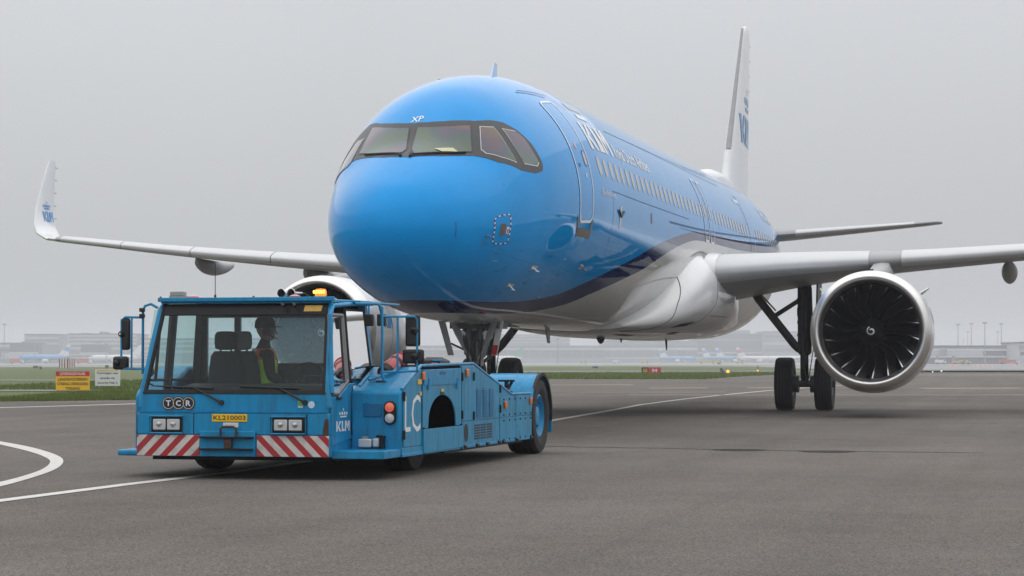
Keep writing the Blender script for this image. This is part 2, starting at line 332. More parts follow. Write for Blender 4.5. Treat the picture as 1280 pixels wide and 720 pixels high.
# ------------------------------------------------------------------ mesh helpers
class MB:
    def __init__(s): s.v = []; s.f = []; s.mi = []
    def add(s, vs, fs, mi=0):
        k = len(s.v); s.v += [tuple(map(float, p)) for p in vs]; s.f += [tuple(i + k for i in f) for f in fs]; s.mi += [mi] * len(fs); return s
    def box(s, c, d, rot=None, mi=0):
        x, y, z = d[0] / 2, d[1] / 2, d[2] / 2
        vs = [Vector((a * x, b * y, e * z)) for a in (-1, 1) for b in (-1, 1) for e in (-1, 1)]
        if rot is not None: vs = [rot @ p for p in vs]
        return s.add([(p.x + c[0], p.y + c[1], p.z + c[2]) for p in vs], [(0, 1, 3, 2), (4, 6, 7, 5), (0, 4, 5, 1), (2, 3, 7, 6), (0, 2, 6, 4), (1, 5, 7, 3)], mi)
    def span(s, a, b, mi=0):
        return s.box([(p + q) / 2 for p, q in zip(a, b)], [abs(q - p) for p, q in zip(a, b)], None, mi)
    def hexa(s, p, mi=0):   # p: 4 bottom ring, 4 top ring
        return s.add(p, [(3, 2, 1, 0), (4, 5, 6, 7), (0, 1, 5, 4), (1, 2, 6, 5), (2, 3, 7, 6), (3, 0, 4, 7)], mi)
    def prism(s, poly, axis, a, b, mi=0):   # poly in the two other axes (in x,y,z order)
        def P(q, t):
            return {'x': (t, q[0], q[1]), 'y': (q[0], t, q[1]), 'z': (q[0], q[1], t)}[axis]
        n = len(poly); vs = [P(q, a) for q in poly] + [P(q, b) for q in poly]
        fs = [tuple(range(n))[::-1], tuple(range(n, 2 * n))] + [(i, (i + 1) % n, (i + 1) % n + n, i + n) for i in range(n)]
        return s.add(vs, fs, mi)
    def tube(s, pts, r, n=8, mi=0, closed=False):
        pts = [Vector(p) for p in pts]; rs = r if isinstance(r, (list, tuple)) else [r] * len(pts)
        vs = []; m = len(pts); up = None
        for i, p in enumerate(pts):
            if closed: t = pts[(i + 1) % m] - pts[i - 1]
            else: t = (pts[min(i + 1, m - 1)] - pts[max(i - 1, 0)])
            t.normalize()
            if up is None: up = Vector((0, 0, 1)) if abs(t.z) < .9 else Vector((1, 0, 0))
            a = t.cross(up); a.normalize(); b = a.cross(t); b.normalize(); up = b
            for k in range(n):
                q = 2 * PI * k / n; vs.append(p + (a * math.cos(q) + b * math.sin(q)) * rs[i])
        fs = []
        for i in range(m if closed else m - 1):
            for k in range(n):
                j = (i + 1) % m; fs.append((i * n + k, i * n + (k + 1) % n, j * n + (k + 1) % n, j * n + k))
        if not closed: fs += [tuple(range(n))[::-1], tuple((m - 1) * n + k for k in range(n))]
        return s.add(vs, fs, mi)
    def lathe(s, prof, o, ax, n=32, mi=0, cap0=False, cap1=False, sx=1.0):   # prof: (t along axis, radius)
        o = Vector(o); ax = Vector(ax).normalized(); u = ax.cross(Vector((0, 0, 1)) if abs(ax.z) < .9 else Vector((1, 0, 0))).normalized(); w = u.cross(ax)
        vs = []; m = len(prof)
        for t, r in prof:
            for k in range(n):
                q = 2 * PI * k / n; vs.append(o + ax * t + (u * math.cos(q) * sx + w * math.sin(q)) * r)
        fs = [(i * n + k, i * n + (k + 1) % n, (i + 1) * n + (k + 1) % n, (i + 1) * n + k) for i in range(m - 1) for k in range(n)]
        if cap0: fs.append(tuple(range(n))[::-1])
        if cap1: fs.append(tuple((m - 1) * n + k for k in range(n)))
        return s.add(vs, fs, mi)
    def loft(s, rings, cap=True, mi=0, closed=True):
        n = len(rings[0]); m = len(rings); vs = [p for r in rings for p in r]
        K = n if closed else n - 1
        fs = [(i * n + k, i * n + (k + 1) % n, (i + 1) * n + (k + 1) % n, (i + 1) * n + k) for i in range(m - 1) for k in range(K)]
        if cap and closed: fs += [tuple(range(n))[::-1], tuple((m - 1) * n + k for k in range(n))]
        return s.add(vs, fs, mi)
    def mesh(s, name, mats, smooth=35):
        me = bpy.data.meshes.new(name); me.from_pydata(s.v, [], s.f)
        mats = mats if isinstance(mats, (list, tuple)) else [mats]
        for m_ in mats: me.materials.append(m_)
        if any(s.mi): me.polygons.foreach_set('material_index', s.mi)
        bm = bmesh.new(); bm.from_mesh(me); bmesh.ops.recalc_face_normals(bm, faces=bm.faces); bm.to_mesh(me); bm.free()
        if smooth:
            me.polygons.foreach_set('use_smooth', [True] * len(me.polygons)); me.set_sharp_from_angle(angle=R(smooth))
        me.update(); return me
    def build(s, name, mats, parent=None, smooth=35, bevel=0, label=None, cat=None, group=None, kind=None):
        o = bpy.data.objects.new(name, s.mesh(name, mats, smooth)); COL.objects.link(o)
        if parent: o.parent = parent
        if bevel:
            b = o.modifiers.new('bevel', 'BEVEL'); b.width = bevel; b.segments = 2; b.limit_method = 'ANGLE'; b.angle_limit = R(40)
            b.harden_normals = False
        return tag(o, label, cat, group, kind)

def tag(o, label=None, cat=None, group=None, kind=None):
    for k, v in (('label', label), ('category', cat), ('group', group), ('kind', kind)):
        if v: o[k] = v
    return o
def thing(name, loc, rz, label, cat, group=None):
    o = bpy.data.objects.new(name, None); COL.objects.link(o); o.location = loc; o.rotation_euler = (0, 0, rz); o.empty_display_size = .3
    return tag(o, label, cat, group)
def copy_tree(o, parent=None):
    c = o.copy(); COL.objects.link(c)
    if parent: c.parent = parent
    for ch in list(o.children): copy_tree(ch, c)
    return c

# field frame: r metres right of the camera axis, d metres ahead of the camera, z up
_s, _c = math.sin(YAW), math.cos(YAW)
def W(r, d, z=0.0): return (CAMP[0] + r * _c + d * _s, CAMP[1] - r * _s + d * _c, z)
FIELD_RZ = -YAW

def sheet(name, poly, z, m, kind='structure'):
    mb = MB(); mb.add([W(r, d, z) for r, d in poly], [tuple(range(len(poly)))]); o = mb.build(name, m, smooth=0); o['kind'] = kind
    if o.data.polygons[0].normal.z < 0: o.data.flip_normals()
    return o

# text and logos: flat 2D meshes mapped through a function onto a surface
def text2d(txt, bold=0.0, seg=2):
    cu = bpy.data.curves.new('t', 'FONT'); cu.body = txt; cu.resolution_u = seg; cu.offset = bold; cu.fill_mode = 'FRONT'; cu.size = 1
    o = bpy.data.objects.new('t', cu); COL.objects.link(o)
    dg = bpy.context.evaluated_depsgraph_get(); me = bpy.data.meshes.new_from_object(o.evaluated_get(dg))
    vs = [(v.co.x, v.co.y) for v in me.vertices]; fs = [tuple(p.vertices) for p in me.polygons]
    bpy.data.objects.remove(o); bpy.data.curves.remove(cu); bpy.data.meshes.remove(me)
    x0 = min(v[0] for v in vs); x1 = max(v[0] for v in vs); y0 = min(v[1] for v in vs); y1 = max(v[1] for v in vs)
    return [((x - x0) / (x1 - x0), (y - y0) / (y1 - y0)) for x, y in vs], fs, (x1 - x0) / (y1 - y0)
def crown2d():
    vs, fs = [], []
    def poly(p): k = len(vs); vs.extend(p); fs.append(tuple(range(k, k + len(p))))
    poly([(.12, 0), (.88, 0), (.88, .16), (.12, .16)])
    for cx, cy, rx, ry, tl in ((.10, .42, .085, .17, .35), (.36, .44, .10, .19, .12), (.64, .44, .10, .19, -.12), (.90, .42, .085, .17, -.35)):
        poly([(cx + rx * math.cos(q) - tl * ry * math.sin(q) * .6, cy + ry * math.sin(q)) for q in [2 * PI * k / 14 for k in range(14)]])
    poly([(.5 + .06 * math.cos(2 * PI * k / 10), .76 + .06 * math.sin(2 * PI * k / 10)) for k in range(10)])
    poly([(.475, .82), (.525, .82), (.525, 1), (.475, 1)]); poly([(.42, .88), (.475, .88), (.475, .94), (.42, .94)]); poly([(.525, .88), (.58, .88), (.58, .94), (.525, .94)])
    return vs, fs, 1.3
def klm2d():
    vs, fs = [], []
    def poly(p): k = len(vs); vs.extend(p); fs.append(tuple(range(k, k + len(p))))
    poly([(0, 0), (.10, 0), (.10, 1), (0, 1)]); poly([(.10, .42), (.25, 1), (.37, 1), (.20, .50), (.37, 0), (.25, 0), (.10, .42)][:-1])
    poly([(.40, 0), (.615, 0), (.615, .23), (.50, .23), (.50, 1), (.40, 1)])
    poly([(.64, 0), (.735, 0), (.735, 1), (.64, 1)]); poly([(.735, 1), (.735, .62), (.80, .22), (.85, .22), (.82, .42), (.82, .42), (.775, 1)][:4] + [(.82, .55), (.775, 1)])
    poly([(.905, 1), (.865, 1), (.82, .55), (.80, .22), (.84, .22), (.905, .62)]); poly([(.905, 0), (1, 0), (1, 1), (.905, 1)])
    return vs, fs, 1.75
def decal(name, shape, fn, m, parent, maxlen=None, label=None):
    vs, fs, _ = shape
    bm = bmesh.new(); bv = [bm.verts.new((x, y, 0)) for x, y in vs]
    for f in fs:
        try: bm.faces.new([bv[i] for i in f])
        except ValueError: pass
    if maxlen:
        bmesh.ops.triangulate(bm, faces=bm.faces)
        ax, ay = maxlen
        for _ in range(7):
            es = [q for q in bm.edges if abs(q.verts[0].co.x - q.verts[1].co.x) > ax or abs(q.verts[0].co.y - q.verts[1].co.y) > ay]
            if not es: break
            bmesh.ops.subdivide_edges(bm, edges=es, cuts=1); bmesh.ops.triangulate(bm, faces=bm.faces)
    for v in bm.verts: v.co = fn(v.co.x, v.co.y)
    me = bpy.data.meshes.new(name); bm.to_mesh(me); bm.free(); me.materials.append(m)
    o = bpy.data.objects.new(name, me); COL.objects.link(o); o.parent = parent
    return tag(o, label)
RECT = ([(0, 0), (1, 0), (1, 1), (0, 1)], [(0, 1, 2, 3)], 1)
def disc2d(n=20): return ([(.5 + .5 * math.cos(2 * PI * k / n), .5 + .5 * math.sin(2 * PI * k / n)) for k in range(n)], [tuple(range(n))], 1)

def wheel(name, c, rt, wt, parent, rim_m, rim_r, hub_depth=.05, side=1, tread=True, rimname='rim'):
    """tyre (part) with rim sub-part; axle along x"""
    prof = []
    w = wt / 2
    for t, r in [(-w * .82, rim_r), (-w * .97, rim_r + (rt - rim_r) * .25), (-w, rim_r + (rt - rim_r) * .5), (-w * .93, rt * .955), (-w * .72, rt * .99)]: prof.append((t, r))
    gs = [-.5, -.17, .17, .5] if tread else []
    for g in gs: prof += [(w * g - .012, rt), (w * g - .008, rt - .012), (w * g + .008, rt - .012), (w * g + .012, rt)]
    for t, r in [(w * .72, rt * .99), (w * .93, rt * .955), (w, rim_r + (rt - rim_r) * .5), (w * .97, rim_r + (rt - rim_r) * .25), (w * .82, rim_r)]: prof.append((t, r))
    mb = MB().lathe(prof, c, (1, 0, 0), 48); ty = mb.build(name, M['rubber'], parent, smooth=50)
    rm = MB()
    for sd in (-1, 1):
        rm.lathe([(sd * w * .82, rim_r + .002), (sd * w * .86, rim_r * .93), (sd * (w * .86 - hub_depth), rim_r * .80), (sd * (w * .86 - hub_depth), rim_r * .5), (sd * (w * .86 - hub_depth * .4), rim_r * .42), (sd * (w * .86 - hub_depth * .3), 0.001)], c, (1, 0, 0), 32)
        for k in range(8):
            q = 2 * PI * k / 8; x = c[0] + sd * (w * .86 - hub_depth + .012)
            rm.lathe([(-.015, .018), (.015, .018)], (x, c[1] + math.cos(q) * rim_r * .65, c[2] + math.sin(q) * rim_r * .65), (1, 0, 0), 6, cap0=True, cap1=True)
    rm.build(rimname, rim_m, ty)
    return ty

# ------------------------------------------------------------------ the ground
sheet('ground', [(-2600, -300), (2600, -300), (2600, 2700), (-2600, 2700)], -.14, M['concrete'])
sheet('grass_field', [(-30, 40), (-14.65, 65), (-11.2, 67.7), (-7.6, 85), (-2.6, 120), (2.6, 147.7), (12.5, 147.7), (16.9, 171), (21.5, 191), (27.5, 217), (41, 250), (53, 300), (50, 400), (60, 560), (30, 590), (-150, 470), (-400, 430), (-400, 40)], -.03, M['grass_base'])
apron = sheet('apron', [(-14.65, 65), (-30, 40), (-400, 40), (-400, -280), (400, -280), (400, 330), (53, 300), (41, 250), (27.5, 217), (21.5, 191), (16.9, 171), (12.5, 147.7), (2.6, 147.7), (-2.6, 120), (-7.6, 85), (-11.2, 67.7)], 0, M['asphalt'])
sheet('path', [(-60, 89), (-9.0, 89.4), (-8.6, 92.4), (-60, 92.2)], 0.0, M['concrete'])
sheet('service_path', [(-80, 138), (-3.5, 139), (-3.2, 144), (-80, 144)], 0.0, M['concrete'])
sheet('taxiway', [(-20, 236), (60, 244), (66, 292), (-20, 284)], 0.0, M['asphalt_far'])
sheet('taxiway_shoulder', [(-20, 250), (8, 251), (8, 266), (-20, 265)], 0.01, M['marking_d'])
sheet('runway', [(-2000, 700), (2000, 700), (2000, 740), (-2000, 740)], -.10, M['asphalt_far'])
# markings
def ribbon(name, a, b, z, m):
    mb = MB(); n = len(a); mb.add([W(r, d, z) for r, d in a] + [W(r, d, z) for r, d in b], [(i, i + 1, n + i + 1, n + i) for i in range(n - 1)])
    o = mb.build(name, m, smooth=0); o['kind'] = 'structure'
    if o.data.polygons[0].normal.z < 0: o.data.flip_normals()
    return o
def offs(pts, w):
    out = []
    for i, p in enumerate(pts):
        a = Vector(pts[max(0, i - 1)]); b = Vector(pts[min(len(pts) - 1, i + 1)]); t = (b - a).normalized(); out.append((p[0] - t.y * w, p[1] + t.x * w))
    return out
ln = [(-4.75, 16.3), (-4.2, 18.7), (-3.57, 21.2), (-2.92, 23.4), (-2.0, 27.8), (-.6, 35.3), (.86, 44.6), (2.2, 52.5), (3.4, 60.2), (5.1, 68.6), (7.2, 77.8), (10.1, 89.5), (16, 110)]
ribbon('line_marking', offs(ln, -.085), offs(ln, .085), .005, M['marking'])
ao = [(-8.0, 34.2), (-7.33, 32.53), (-6.42, 30.41), (-5.48, 27.58), (-5.08, 25.83), (-4.8, 23.93), (-4.69, 21.85), (-4.67, 20.73), (-4.75, 19)]
ai = [(-7.7, 33.0), (-7.04, 31.28), (-6.08, 28.79), (-5.42, 26.67), (-5.16, 25.42), (-4.95, 23.93), (-4.86, 22.45), (-4.85, 21.3), (-4.95, 19.3)]
def chaikin(p, k=3):
    for _ in range(k): p = [p[0]] + [q for a, b in zip(p, p[1:]) for q in ((a[0] * .75 + b[0] * .25, a[1] * .75 + b[1] * .25), (a[0] * .25 + b[0] * .75, a[1] * .25 + b[1] * .75))] + [p[-1]]
    return p
ribbon('curve_marking', chaikin(ao), chaikin(ai), .005, M['marking'])
ribbon('edge_marking', [(-40, 55.0), (-12.6, 56.0), (-10.1, 61.0), (-7.0, 66)], [(-40, 55.9), (-12.65, 56.7), (-10.3, 61.7), (-7.2, 66.6)], .005, M['marking'])
for nm, y0, y1, r0, r1, m in (('yellow_marking', 96, 98.0, 17.5, 22, 'marking_y'), ('yellow_marking', 97, 98.6, 5.9, 8.5, 'marking_y'), ('yellow_marking', 97.5, 99.1, 10.2, 13.8, 'marking_y'), ('yellow_marking', 110, 112, 1.9, 6, 'marking_y'),
                              ('pale_marking', 77, 78.2, 4, 60, 'marking_d'), ('pale_marking', 131, 134.5, 30, 90, 'marking_d'), ('pale_marking', 190, 197, 34, 120, 'marking_d'), ('pale_marking', 84, 85, 2.5, 8, 'marking_d')):
    sheet(nm, [(r0, y0), (r1, y0 * 1.01), (r1, y1 * 1.01), (r0, y1)], .006, M[m])
def blob(name, cr, cd, a, b, m, z=.004, n=26):
    rnd = random.Random(name + str(cr)); sheet(name, [(cr + a * math.cos(2 * PI * k / n) * rnd.uniform(.82, 1.1), cd + b * math.sin(2 * PI * k / n) * rnd.uniform(.82, 1.1)) for k in range(n)], z, m)
blob('asphalt_patch', 2.94, 29.4, .36, .34, M['patch']); blob('asphalt_patch', 4.03, 28.9, .37, .36, M['patch'])
ck = [(.2, 30.9), (.8, 30.5), (1.5, 30.15), (2.0, 29.95), (2.6, 29.6), (3.3, 29.3), (4.0, 29.0), (4.9, 28.75), (6.2, 28.3)]
rk = random.Random(3); ck2 = []
for i in range(len(ck) - 1):
    for t in (0, .25, .5, .75): ck2.append((ck[i][0] + (ck[i + 1][0] - ck[i][0]) * t, ck[i][1] + (ck[i + 1][1] - ck[i][1]) * t + rk.uniform(-.05, .05)))
ribbon('asphalt_crack', offs(ck2, -.035), offs(ck2, .035), .0045, M['tar'])

# grass blades on the strips one can make out (one uncountable mass)
def grass():
    rg = random.Random(11); mb = MB()
    def near_edge(r):
        pts = [(-16, 62.5), (-14.65, 65), (-11.2, 67.7), (-9.3, 76), (-7.6, 85), (-2.6, 120), (2.6, 147.7), (12.5, 147.7), (16.9, 171), (27.5, 217)]
        for (a, b), (c, d) in zip(pts, pts[1:]):
            if a <= r <= c: return b + (d - b) * (r - a) / (c - a)
        return pts[0][1]
    vs, fs = [], []
    def blade(r, d, h, w):
        q = rg.uniform(0, PI); x, y, _ = W(r, d); dx, dy = math.cos(q) * w, math.sin(q) * w; lx, ly = rg.uniform(-.4, .4) * h, rg.uniform(-.4, .4) * h
        k = len(vs); vs.extend([(x - dx, y - dy, -.03), (x + dx, y + dy, -.03), (x + lx, y + ly, h)]); fs.append((k, k + 1, k + 2))
    for _ in range(26000):
        r = rg.uniform(-16, -8.5); e0 = near_edge(r); d = e0 + (89.3 - e0) * rg.random() ** 1.15
        if d < 89.3: blade(r, d, rg.uniform(.04, .13), .018)
    for _ in range(16000):
        r = rg.uniform(-24, -3.5); d = rg.uniform(92.3, 138); blade(r, d, rg.uniform(.05, .16), .035)
    for _ in range(16000):
        r = rg.uniform(0, 27); e0 = near_edge(r); d = e0 + rg.random() ** 1.3 * 80
        if d < 236: blade(r, d, rg.uniform(.06, .2), .05)
    mb.add(vs, fs); mb.build('grass', M['blade_green'], smooth=0, kind='stuff')
grass()

# ------------------------------------------------------------------ the airliner (nose at y = 0, tail towards +y, its left wing towards +x)
def pchip(xs, ys):
    xs = np.array(xs, float); ys = np.array(ys, float); h = np.diff(xs); d = np.diff(ys) / h
    m = np.zeros(len(xs)); m[0] = d[0]; m[-1] = d[-1]
    for i in range(1, len(xs) - 1):
        if d[i - 1] * d[i] > 0:
            w1 = 2 * h[i] + h[i - 1]; w2 = h[i] + 2 * h[i - 1]; m[i] = (w1 + w2) / (w1 / d[i - 1] + w2 / d[i])
    def f(x):
        x = np.clip(x, xs[0], xs[-1]); i = np.clip(np.searchsorted(xs, x) - 1, 0, len(h) - 1); t = (x - xs[i]) / h[i]
        return (1 + 2 * t) * (1 - t) ** 2 * ys[i] + t * (1 - t) ** 2 * h[i] * m[i] + t * t * (3 - 2 * t) * ys[i + 1] + t * t * (t - 1) * h[i] * m[i + 1]
    return f
STN = np.array([  # y, half width, z of widest point, top, bottom
    (0, 0, 3.12, 3.12, 3.12), (.1, .40, 3.12, 3.48, 2.76), (.3, .69, 3.13, 3.73, 2.53), (.6, .97, 3.15, 3.95, 2.33), (1.0, 1.21, 3.19, 4.20, 2.16),
    (1.5, 1.42, 3.27, 4.50, 2.02), (2.0, 1.57, 3.37, 4.92, 1.92), (2.5, 1.69, 3.47, 5.28, 1.85), (3.0, 1.79, 3.57, 5.53, 1.81), (3.6, 1.87, 3.67, 5.72, 1.785),
    (4.4, 1.94, 3.77, 5.89, 1.77), (5.4, 1.98, 3.84, 6.01, 1.76), (6.5, 2.0, 3.87, 6.07, 1.76), (8.5, 2.0, 3.88, 6.11, 1.76), (20, 2.0, 3.9, 6.19, 1.76),
    (30, 2.0, 3.92, 6.25, 1.76), (32.5, 1.97, 3.95, 6.24, 1.86), (35, 1.80, 4.1, 6.2, 2.42), (38, 1.44, 4.46, 6.08, 3.12), (41, .92, 4.87, 5.80, 4.0), (43.5, .38, 5.17, 5.49, 4.75), (44.4, .12, 5.22, 5.34, 5.07)])
STN[:, 0] -= .22 * np.clip(1 - STN[:, 0] / 4.4, 0, 1)
NOSE = STN[0, 0]; STN[:, 0] -= NOSE
_q = np.sqrt(STN[:, 0]); fA, fZ, fT, fB = [pchip(_q, STN[:, k]) for k in (1, 2, 3, 4)]
def S(y, th):
    q = np.sqrt(np.maximum(np.asarray(y, float) - NOSE, 0)); sn = np.sin(th); zc = fZ(q)
    return fA(q) * np.cos(th), zc + np.where(sn >= 0, (fT(q) - zc) * sn, (zc - fB(q)) * sn)
def SP(y, th, off=0.0):
    """point on the skin, lifted off along its normal"""
    e = 2e-3; x0, z0 = S(y, th); p = Vector((float(x0), float(y), float(z0)))
    xa, za = S(y, th + e); xb, zb = S(y + e, th)
    n = (Vector((float(xa), y, float(za))) - p).cross(Vector((float(xb), y + e, float(zb))) - p)
    if n.length < 1e-12: return p
    n.normalize()
    if n.x * math.cos(th) + n.z * math.sin(th) < 0: n = -n
    return p + n * off
def th_of(y, z):
    q = math.sqrt(max(y - NOSE, 0)); zc = float(fZ(q)); h = float(fT(q)) - zc if z >= zc else zc - float(fB(q)); return math.asin(max(-1, min(1, (z - zc) / h)))
sTop = pchip([-1, 2, 3.4, 5.3, 6.7, 8.2, 9.75, 11.8, 14.5, 17, 23.5, 31.4, 45], [2.12, 2.07, 2.10, 2.25, 2.5, 2.78, 3.05, 3.42, 3.76, 3.97, 4.13, 4.37, 4.75])
sBot = pchip([-1, 2.4, 4.4, 6.8, 8, 9.5, 11.1, 12.9, 15, 17, 23.4, 31.2, 45], [1.95, 1.90, 1.935, 2.13, 2.36, 2.63, 2.9, 3.27, 3.6, 3.78, 3.89, 4.13, 4.5])
def livery(me):
    a = me.attributes.new('livery', 'FLOAT', 'POINT'); n = len(me.vertices); co = np.empty(n * 3); me.vertices.foreach_get('co', co); co = co.reshape(-1, 3)
    b, t = sBot(co[:, 1]), sTop(co[:, 1]); a.data.foreach_set('value', ((co[:, 2] - b) / (t - b)).astype(np.float32))

jet = thing('passenger_jet', (0, 0, 0), 0, 'blue and white narrow body airliner facing the camera behind the tug', 'airliner')
ys = list(NOSE + np.linspace(0, 1, 56) ** 2 * 7.0) + list(np.linspace(6.8, 31, 130)[1:]) + list(np.linspace(31, 44.4, 40)[1:])
NT = 144; ths = np.arange(NT) * 2 * PI / NT
rings = []
for y in ys[1:]:
    x, z = S(y, ths); rings.append([(x[k], y, z[k]) for k in range(NT)])
mb = MB().loft(rings, cap=False)
k0 = len(mb.v); mb.v.append((0, ys[0], float(fZ(0)))); mb.f += [(k0, (k + 1) % NT, k) for k in range(NT)]; mb.mi += [0] * NT
L = len(rings) - 1; mb.f.append(tuple(L * NT + k for k in range(NT))); mb.mi.append(0)
fus = mb.build('fuselage', M['livery'], jet, smooth=60); livery(fus.data)

def skin_patch(name, poly, off, m, parent, step=.07, label=None):
    """poly: (theta deg, y) corners; conforming patch over the skin"""
    P = [(R(t) * 1.6, y) for t, y in poly]; pts = []
    for i, a in enumerate(P):
        b = P[(i + 1) % len(P)]; n = max(1, int(math.dist(a, b) / step))
        pts += [(a[0] + (b[0] - a[0]) * k / n, a[1] + (b[1] - a[1]) * k / n) for k in range(n)]
    nb = len(pts); xs = [p[0] for p in pts]; yy = [p[1] for p in pts]
    def inside(x, y):
        c = False
        for i in range(nb):
            (x1, y1), (x2, y2) = pts[i], pts[i - 1 if i else nb - 1]
            if (y1 > y) != (y2 > y) and x < (x2 - x1) * (y - y1) / (y2 - y1) + x1: c = not c
        return c
    def near(x, y): return min((x - p[0]) ** 2 + (y - p[1]) ** 2 for p in pts[:nb]) < (step * .45) ** 2
    gx = min(xs)
    while gx < max(xs):
        gy = min(yy)
        while gy < max(yy):
            if inside(gx, gy) and not near(gx, gy): pts.append((gx, gy))
            gy += step
        gx += step
    r = delaunay_2d_cdt([Vector(p) for p in pts], [(i, (i + 1) % nb) for i in range(nb)], [], 1, 1e-6)
    mb = MB(); mb.add([SP(v.y, v.x / 1.6, off) for v in r[0]], [tuple(f) for f in r[2]])
    o = mb.build(name, m, parent, smooth=80); return tag(o, label)
def skin_line(name, path, w, off, m, parent, closed=False, step=.08):
    """strip along (y, arc) points, arc = theta * 2 m"""
    pts = [Vector(p) for p in path]; d = []
    n = len(pts)
    for i in range(n if closed else n - 1):
        a, b = pts[i], pts[(i + 1) % n]; k = max(1, int((b - a).length / step)); d += [a + (b - a) * t / k for t in range(k)]
    if not closed: d.append(pts[-1])
    L_, R_ = [], []
    for i, p in enumerate(d):
        a = d[i - 1] if (i or closed) else d[i]; b = d[(i + 1) % len(d)] if (i < len(d) - 1 or closed) else d[i]
        t = (b - a).normalized(); nn = Vector((-t.y, t.x)) * w / 2; L_.append(p + nn); R_.append(p - nn)
    m_ = len(d); mb = MB(); vs = [SP(q.x, q.y / 2, off) for q in L_ + R_]
    mb.add(vs, [(i, (i + 1) % m_, (i + 1) % m_ + m_, i + m_) for i in range(m_ if closed else m_ - 1)])
    return mb.build(name, m, parent, smooth=80)
def arc(y, z): return th_of(y, z) * 2
def rrect(y0, y1, a0, a1, r, n=5):
    out = []
    for cx, cy, q0 in ((y1 - r, a1 - r, 0), (y0 + r, a1 - r, 90), (y0 + r, a0 + r, 180), (y1 - r, a0 + r, 270)):
        out += [(cx + r * math.cos(R(q0 + 90 * k / n)), cy + r * math.sin(R(q0 + 90 * k / n))) for k in range(n + 1)]
    return out
def arcpoly(path): return [(math.degrees(a / 2), y) for y, a in path]
def decal_map(y0, y1, a0, a1, off=.006, slant=0.): return lambda x, y: SP(y0 + (y1 - y0) * x + slant * y, (a0 + (a1 - a0) * y) / 2, off)

# cockpit glazing
T0 = 189.0                                       # the glazing's centre line sits at theta = 94.5 degrees
maskT = [(103.2, 1.82), (96.1, 1.77), (87.3, 1.78), (78.7, 1.83), (71.0, 1.93), (63.5, 2.05), (59.7, 2.15), (56.1, 2.27), (53.0, 2.36), (50.0, 2.45), (46.3, 2.52), (42.7, 2.59), (37.8, 2.66), (33.1, 2.73), (27.6, 2.77), (22.1, 2.80), (20.3, 2.78), (18.5, 2.72), (18.6, 2.6), (18.9, 2.47), (21.5, 2.26), (24.5, 2.07), (37.4, 1.66), (52.2, 1.40), (60.5, 1.20), (68.6, 1.04), (79.0, .93), (89.3, .86), (99.5, .91), (109.6, 1.01), (121, 1.24)]
maskR, maskL = maskT, [(132.8, 1.50), (149, 1.80), (163, 2.12), (169, 2.40), (170.5, 2.65), (166, 2.80), (156, 2.76), (146, 2.62), (139, 2.52), (129.4, 2.46), (119.0, 2.09), (110.8, 1.92)]
skin_patch('windshield_surround', maskR + maskL, .005, M['mask'], jet)
def inset(poly, k):
    cx = sum(p[0] for p in poly) / len(poly); cy = sum(p[1] for p in poly) / len(poly); return [(cx + (t - cx) * k, cy + (y - cy) * k) for t, y in poly]
wins = [([(93.2, 1.67), (82.5, 1.68), (72.5, 1.77), (63.3, 1.92), (60.4, 1.75), (57.4, 1.6), (54.1, 1.45), (64.1, 1.23), (75.0, 1.06), (87.4, 0.97), (88.6, 1.01), (89.8, 1.06), (90.9, 1.1), (92.2, 1.33), (92.8, 1.51)], .97),
        ([(125.5, 2.16), (115.0, 1.88), (105.9, 1.74), (97.6, 1.67), (96.8, 1.51), (95.8, 1.34), (94.1, 1.11), (94.9, 1.08), (95.6, 1.04), (96.4, 1.01), (107.3, 1.11), (119.1, 1.31), (132.0, 1.61), (129.4, 1.77), (127.2, 1.96)], .97)]
s1 = [(59.1, 2.0), (55.7, 2.08), (52.5, 2.18), (51.1, 2.17), (40.4, 2.08), (29.3, 2.04), (37.6, 1.79), (47.0, 1.59), (50.8, 1.59), (55.0, 1.78)]
s2 = [(48.6, 2.29), (45.5, 2.4), (42.7, 2.52), (39.2, 2.57), (35.7, 2.62), (29.1, 2.64), (22.6, 2.68), (21.4, 2.59), (23.6, 2.4), (26.2, 2.22), (37.6, 2.22)]
for s_ in (s1, s2): wins += [(s_, .95), ([(T0 - t, y) for t, y in s_], .95)]
for poly, k in wins:
    fr = skin_patch('cockpit_window', inset(poly, 1.02 if k == .97 else 1.0), .009, M['black'] if k == .97 else M['winframe'], jet)
    skin_patch('pane', inset(poly, k), .013, M['cockpit'], fr)
skin_patch('document_card', [(76.5, 1.17), (66.0, 1.32), (61.5, 1.28), (70.5, 1.14)], .024, M['headrest'], jet)
bpy.data.objects['document_card'].data.materials[0] = mat('pale_yellow_card', (.60, .58, .36), .6)
for path in ([(89.0, .93), (82, .97), (75, 1.045), (64.1, 1.21), (57.5, 1.36)], [(96.4, .97), (101, 1.02), (107.3, 1.09), (119.1, 1.29), (126, 1.44)]):
    mb = MB(); mb.tube([SP(y, R(t), .022) for t, y in path], .014, 6); mb.tube([SP(path[0][1] - .05, R(path[0][0]), .012), SP(path[0][1], R(path[0][0]), .03)], .022, 6)
    mb.build('windshield_wiper', M['black'], jet)
decal('registration_lettering', text2d('XP', .01), lambda x, y: SP(1.80 + .13 * y, R(98.5 - 7.2 * x), .006), M['white_print'], jet, (.2, .4))

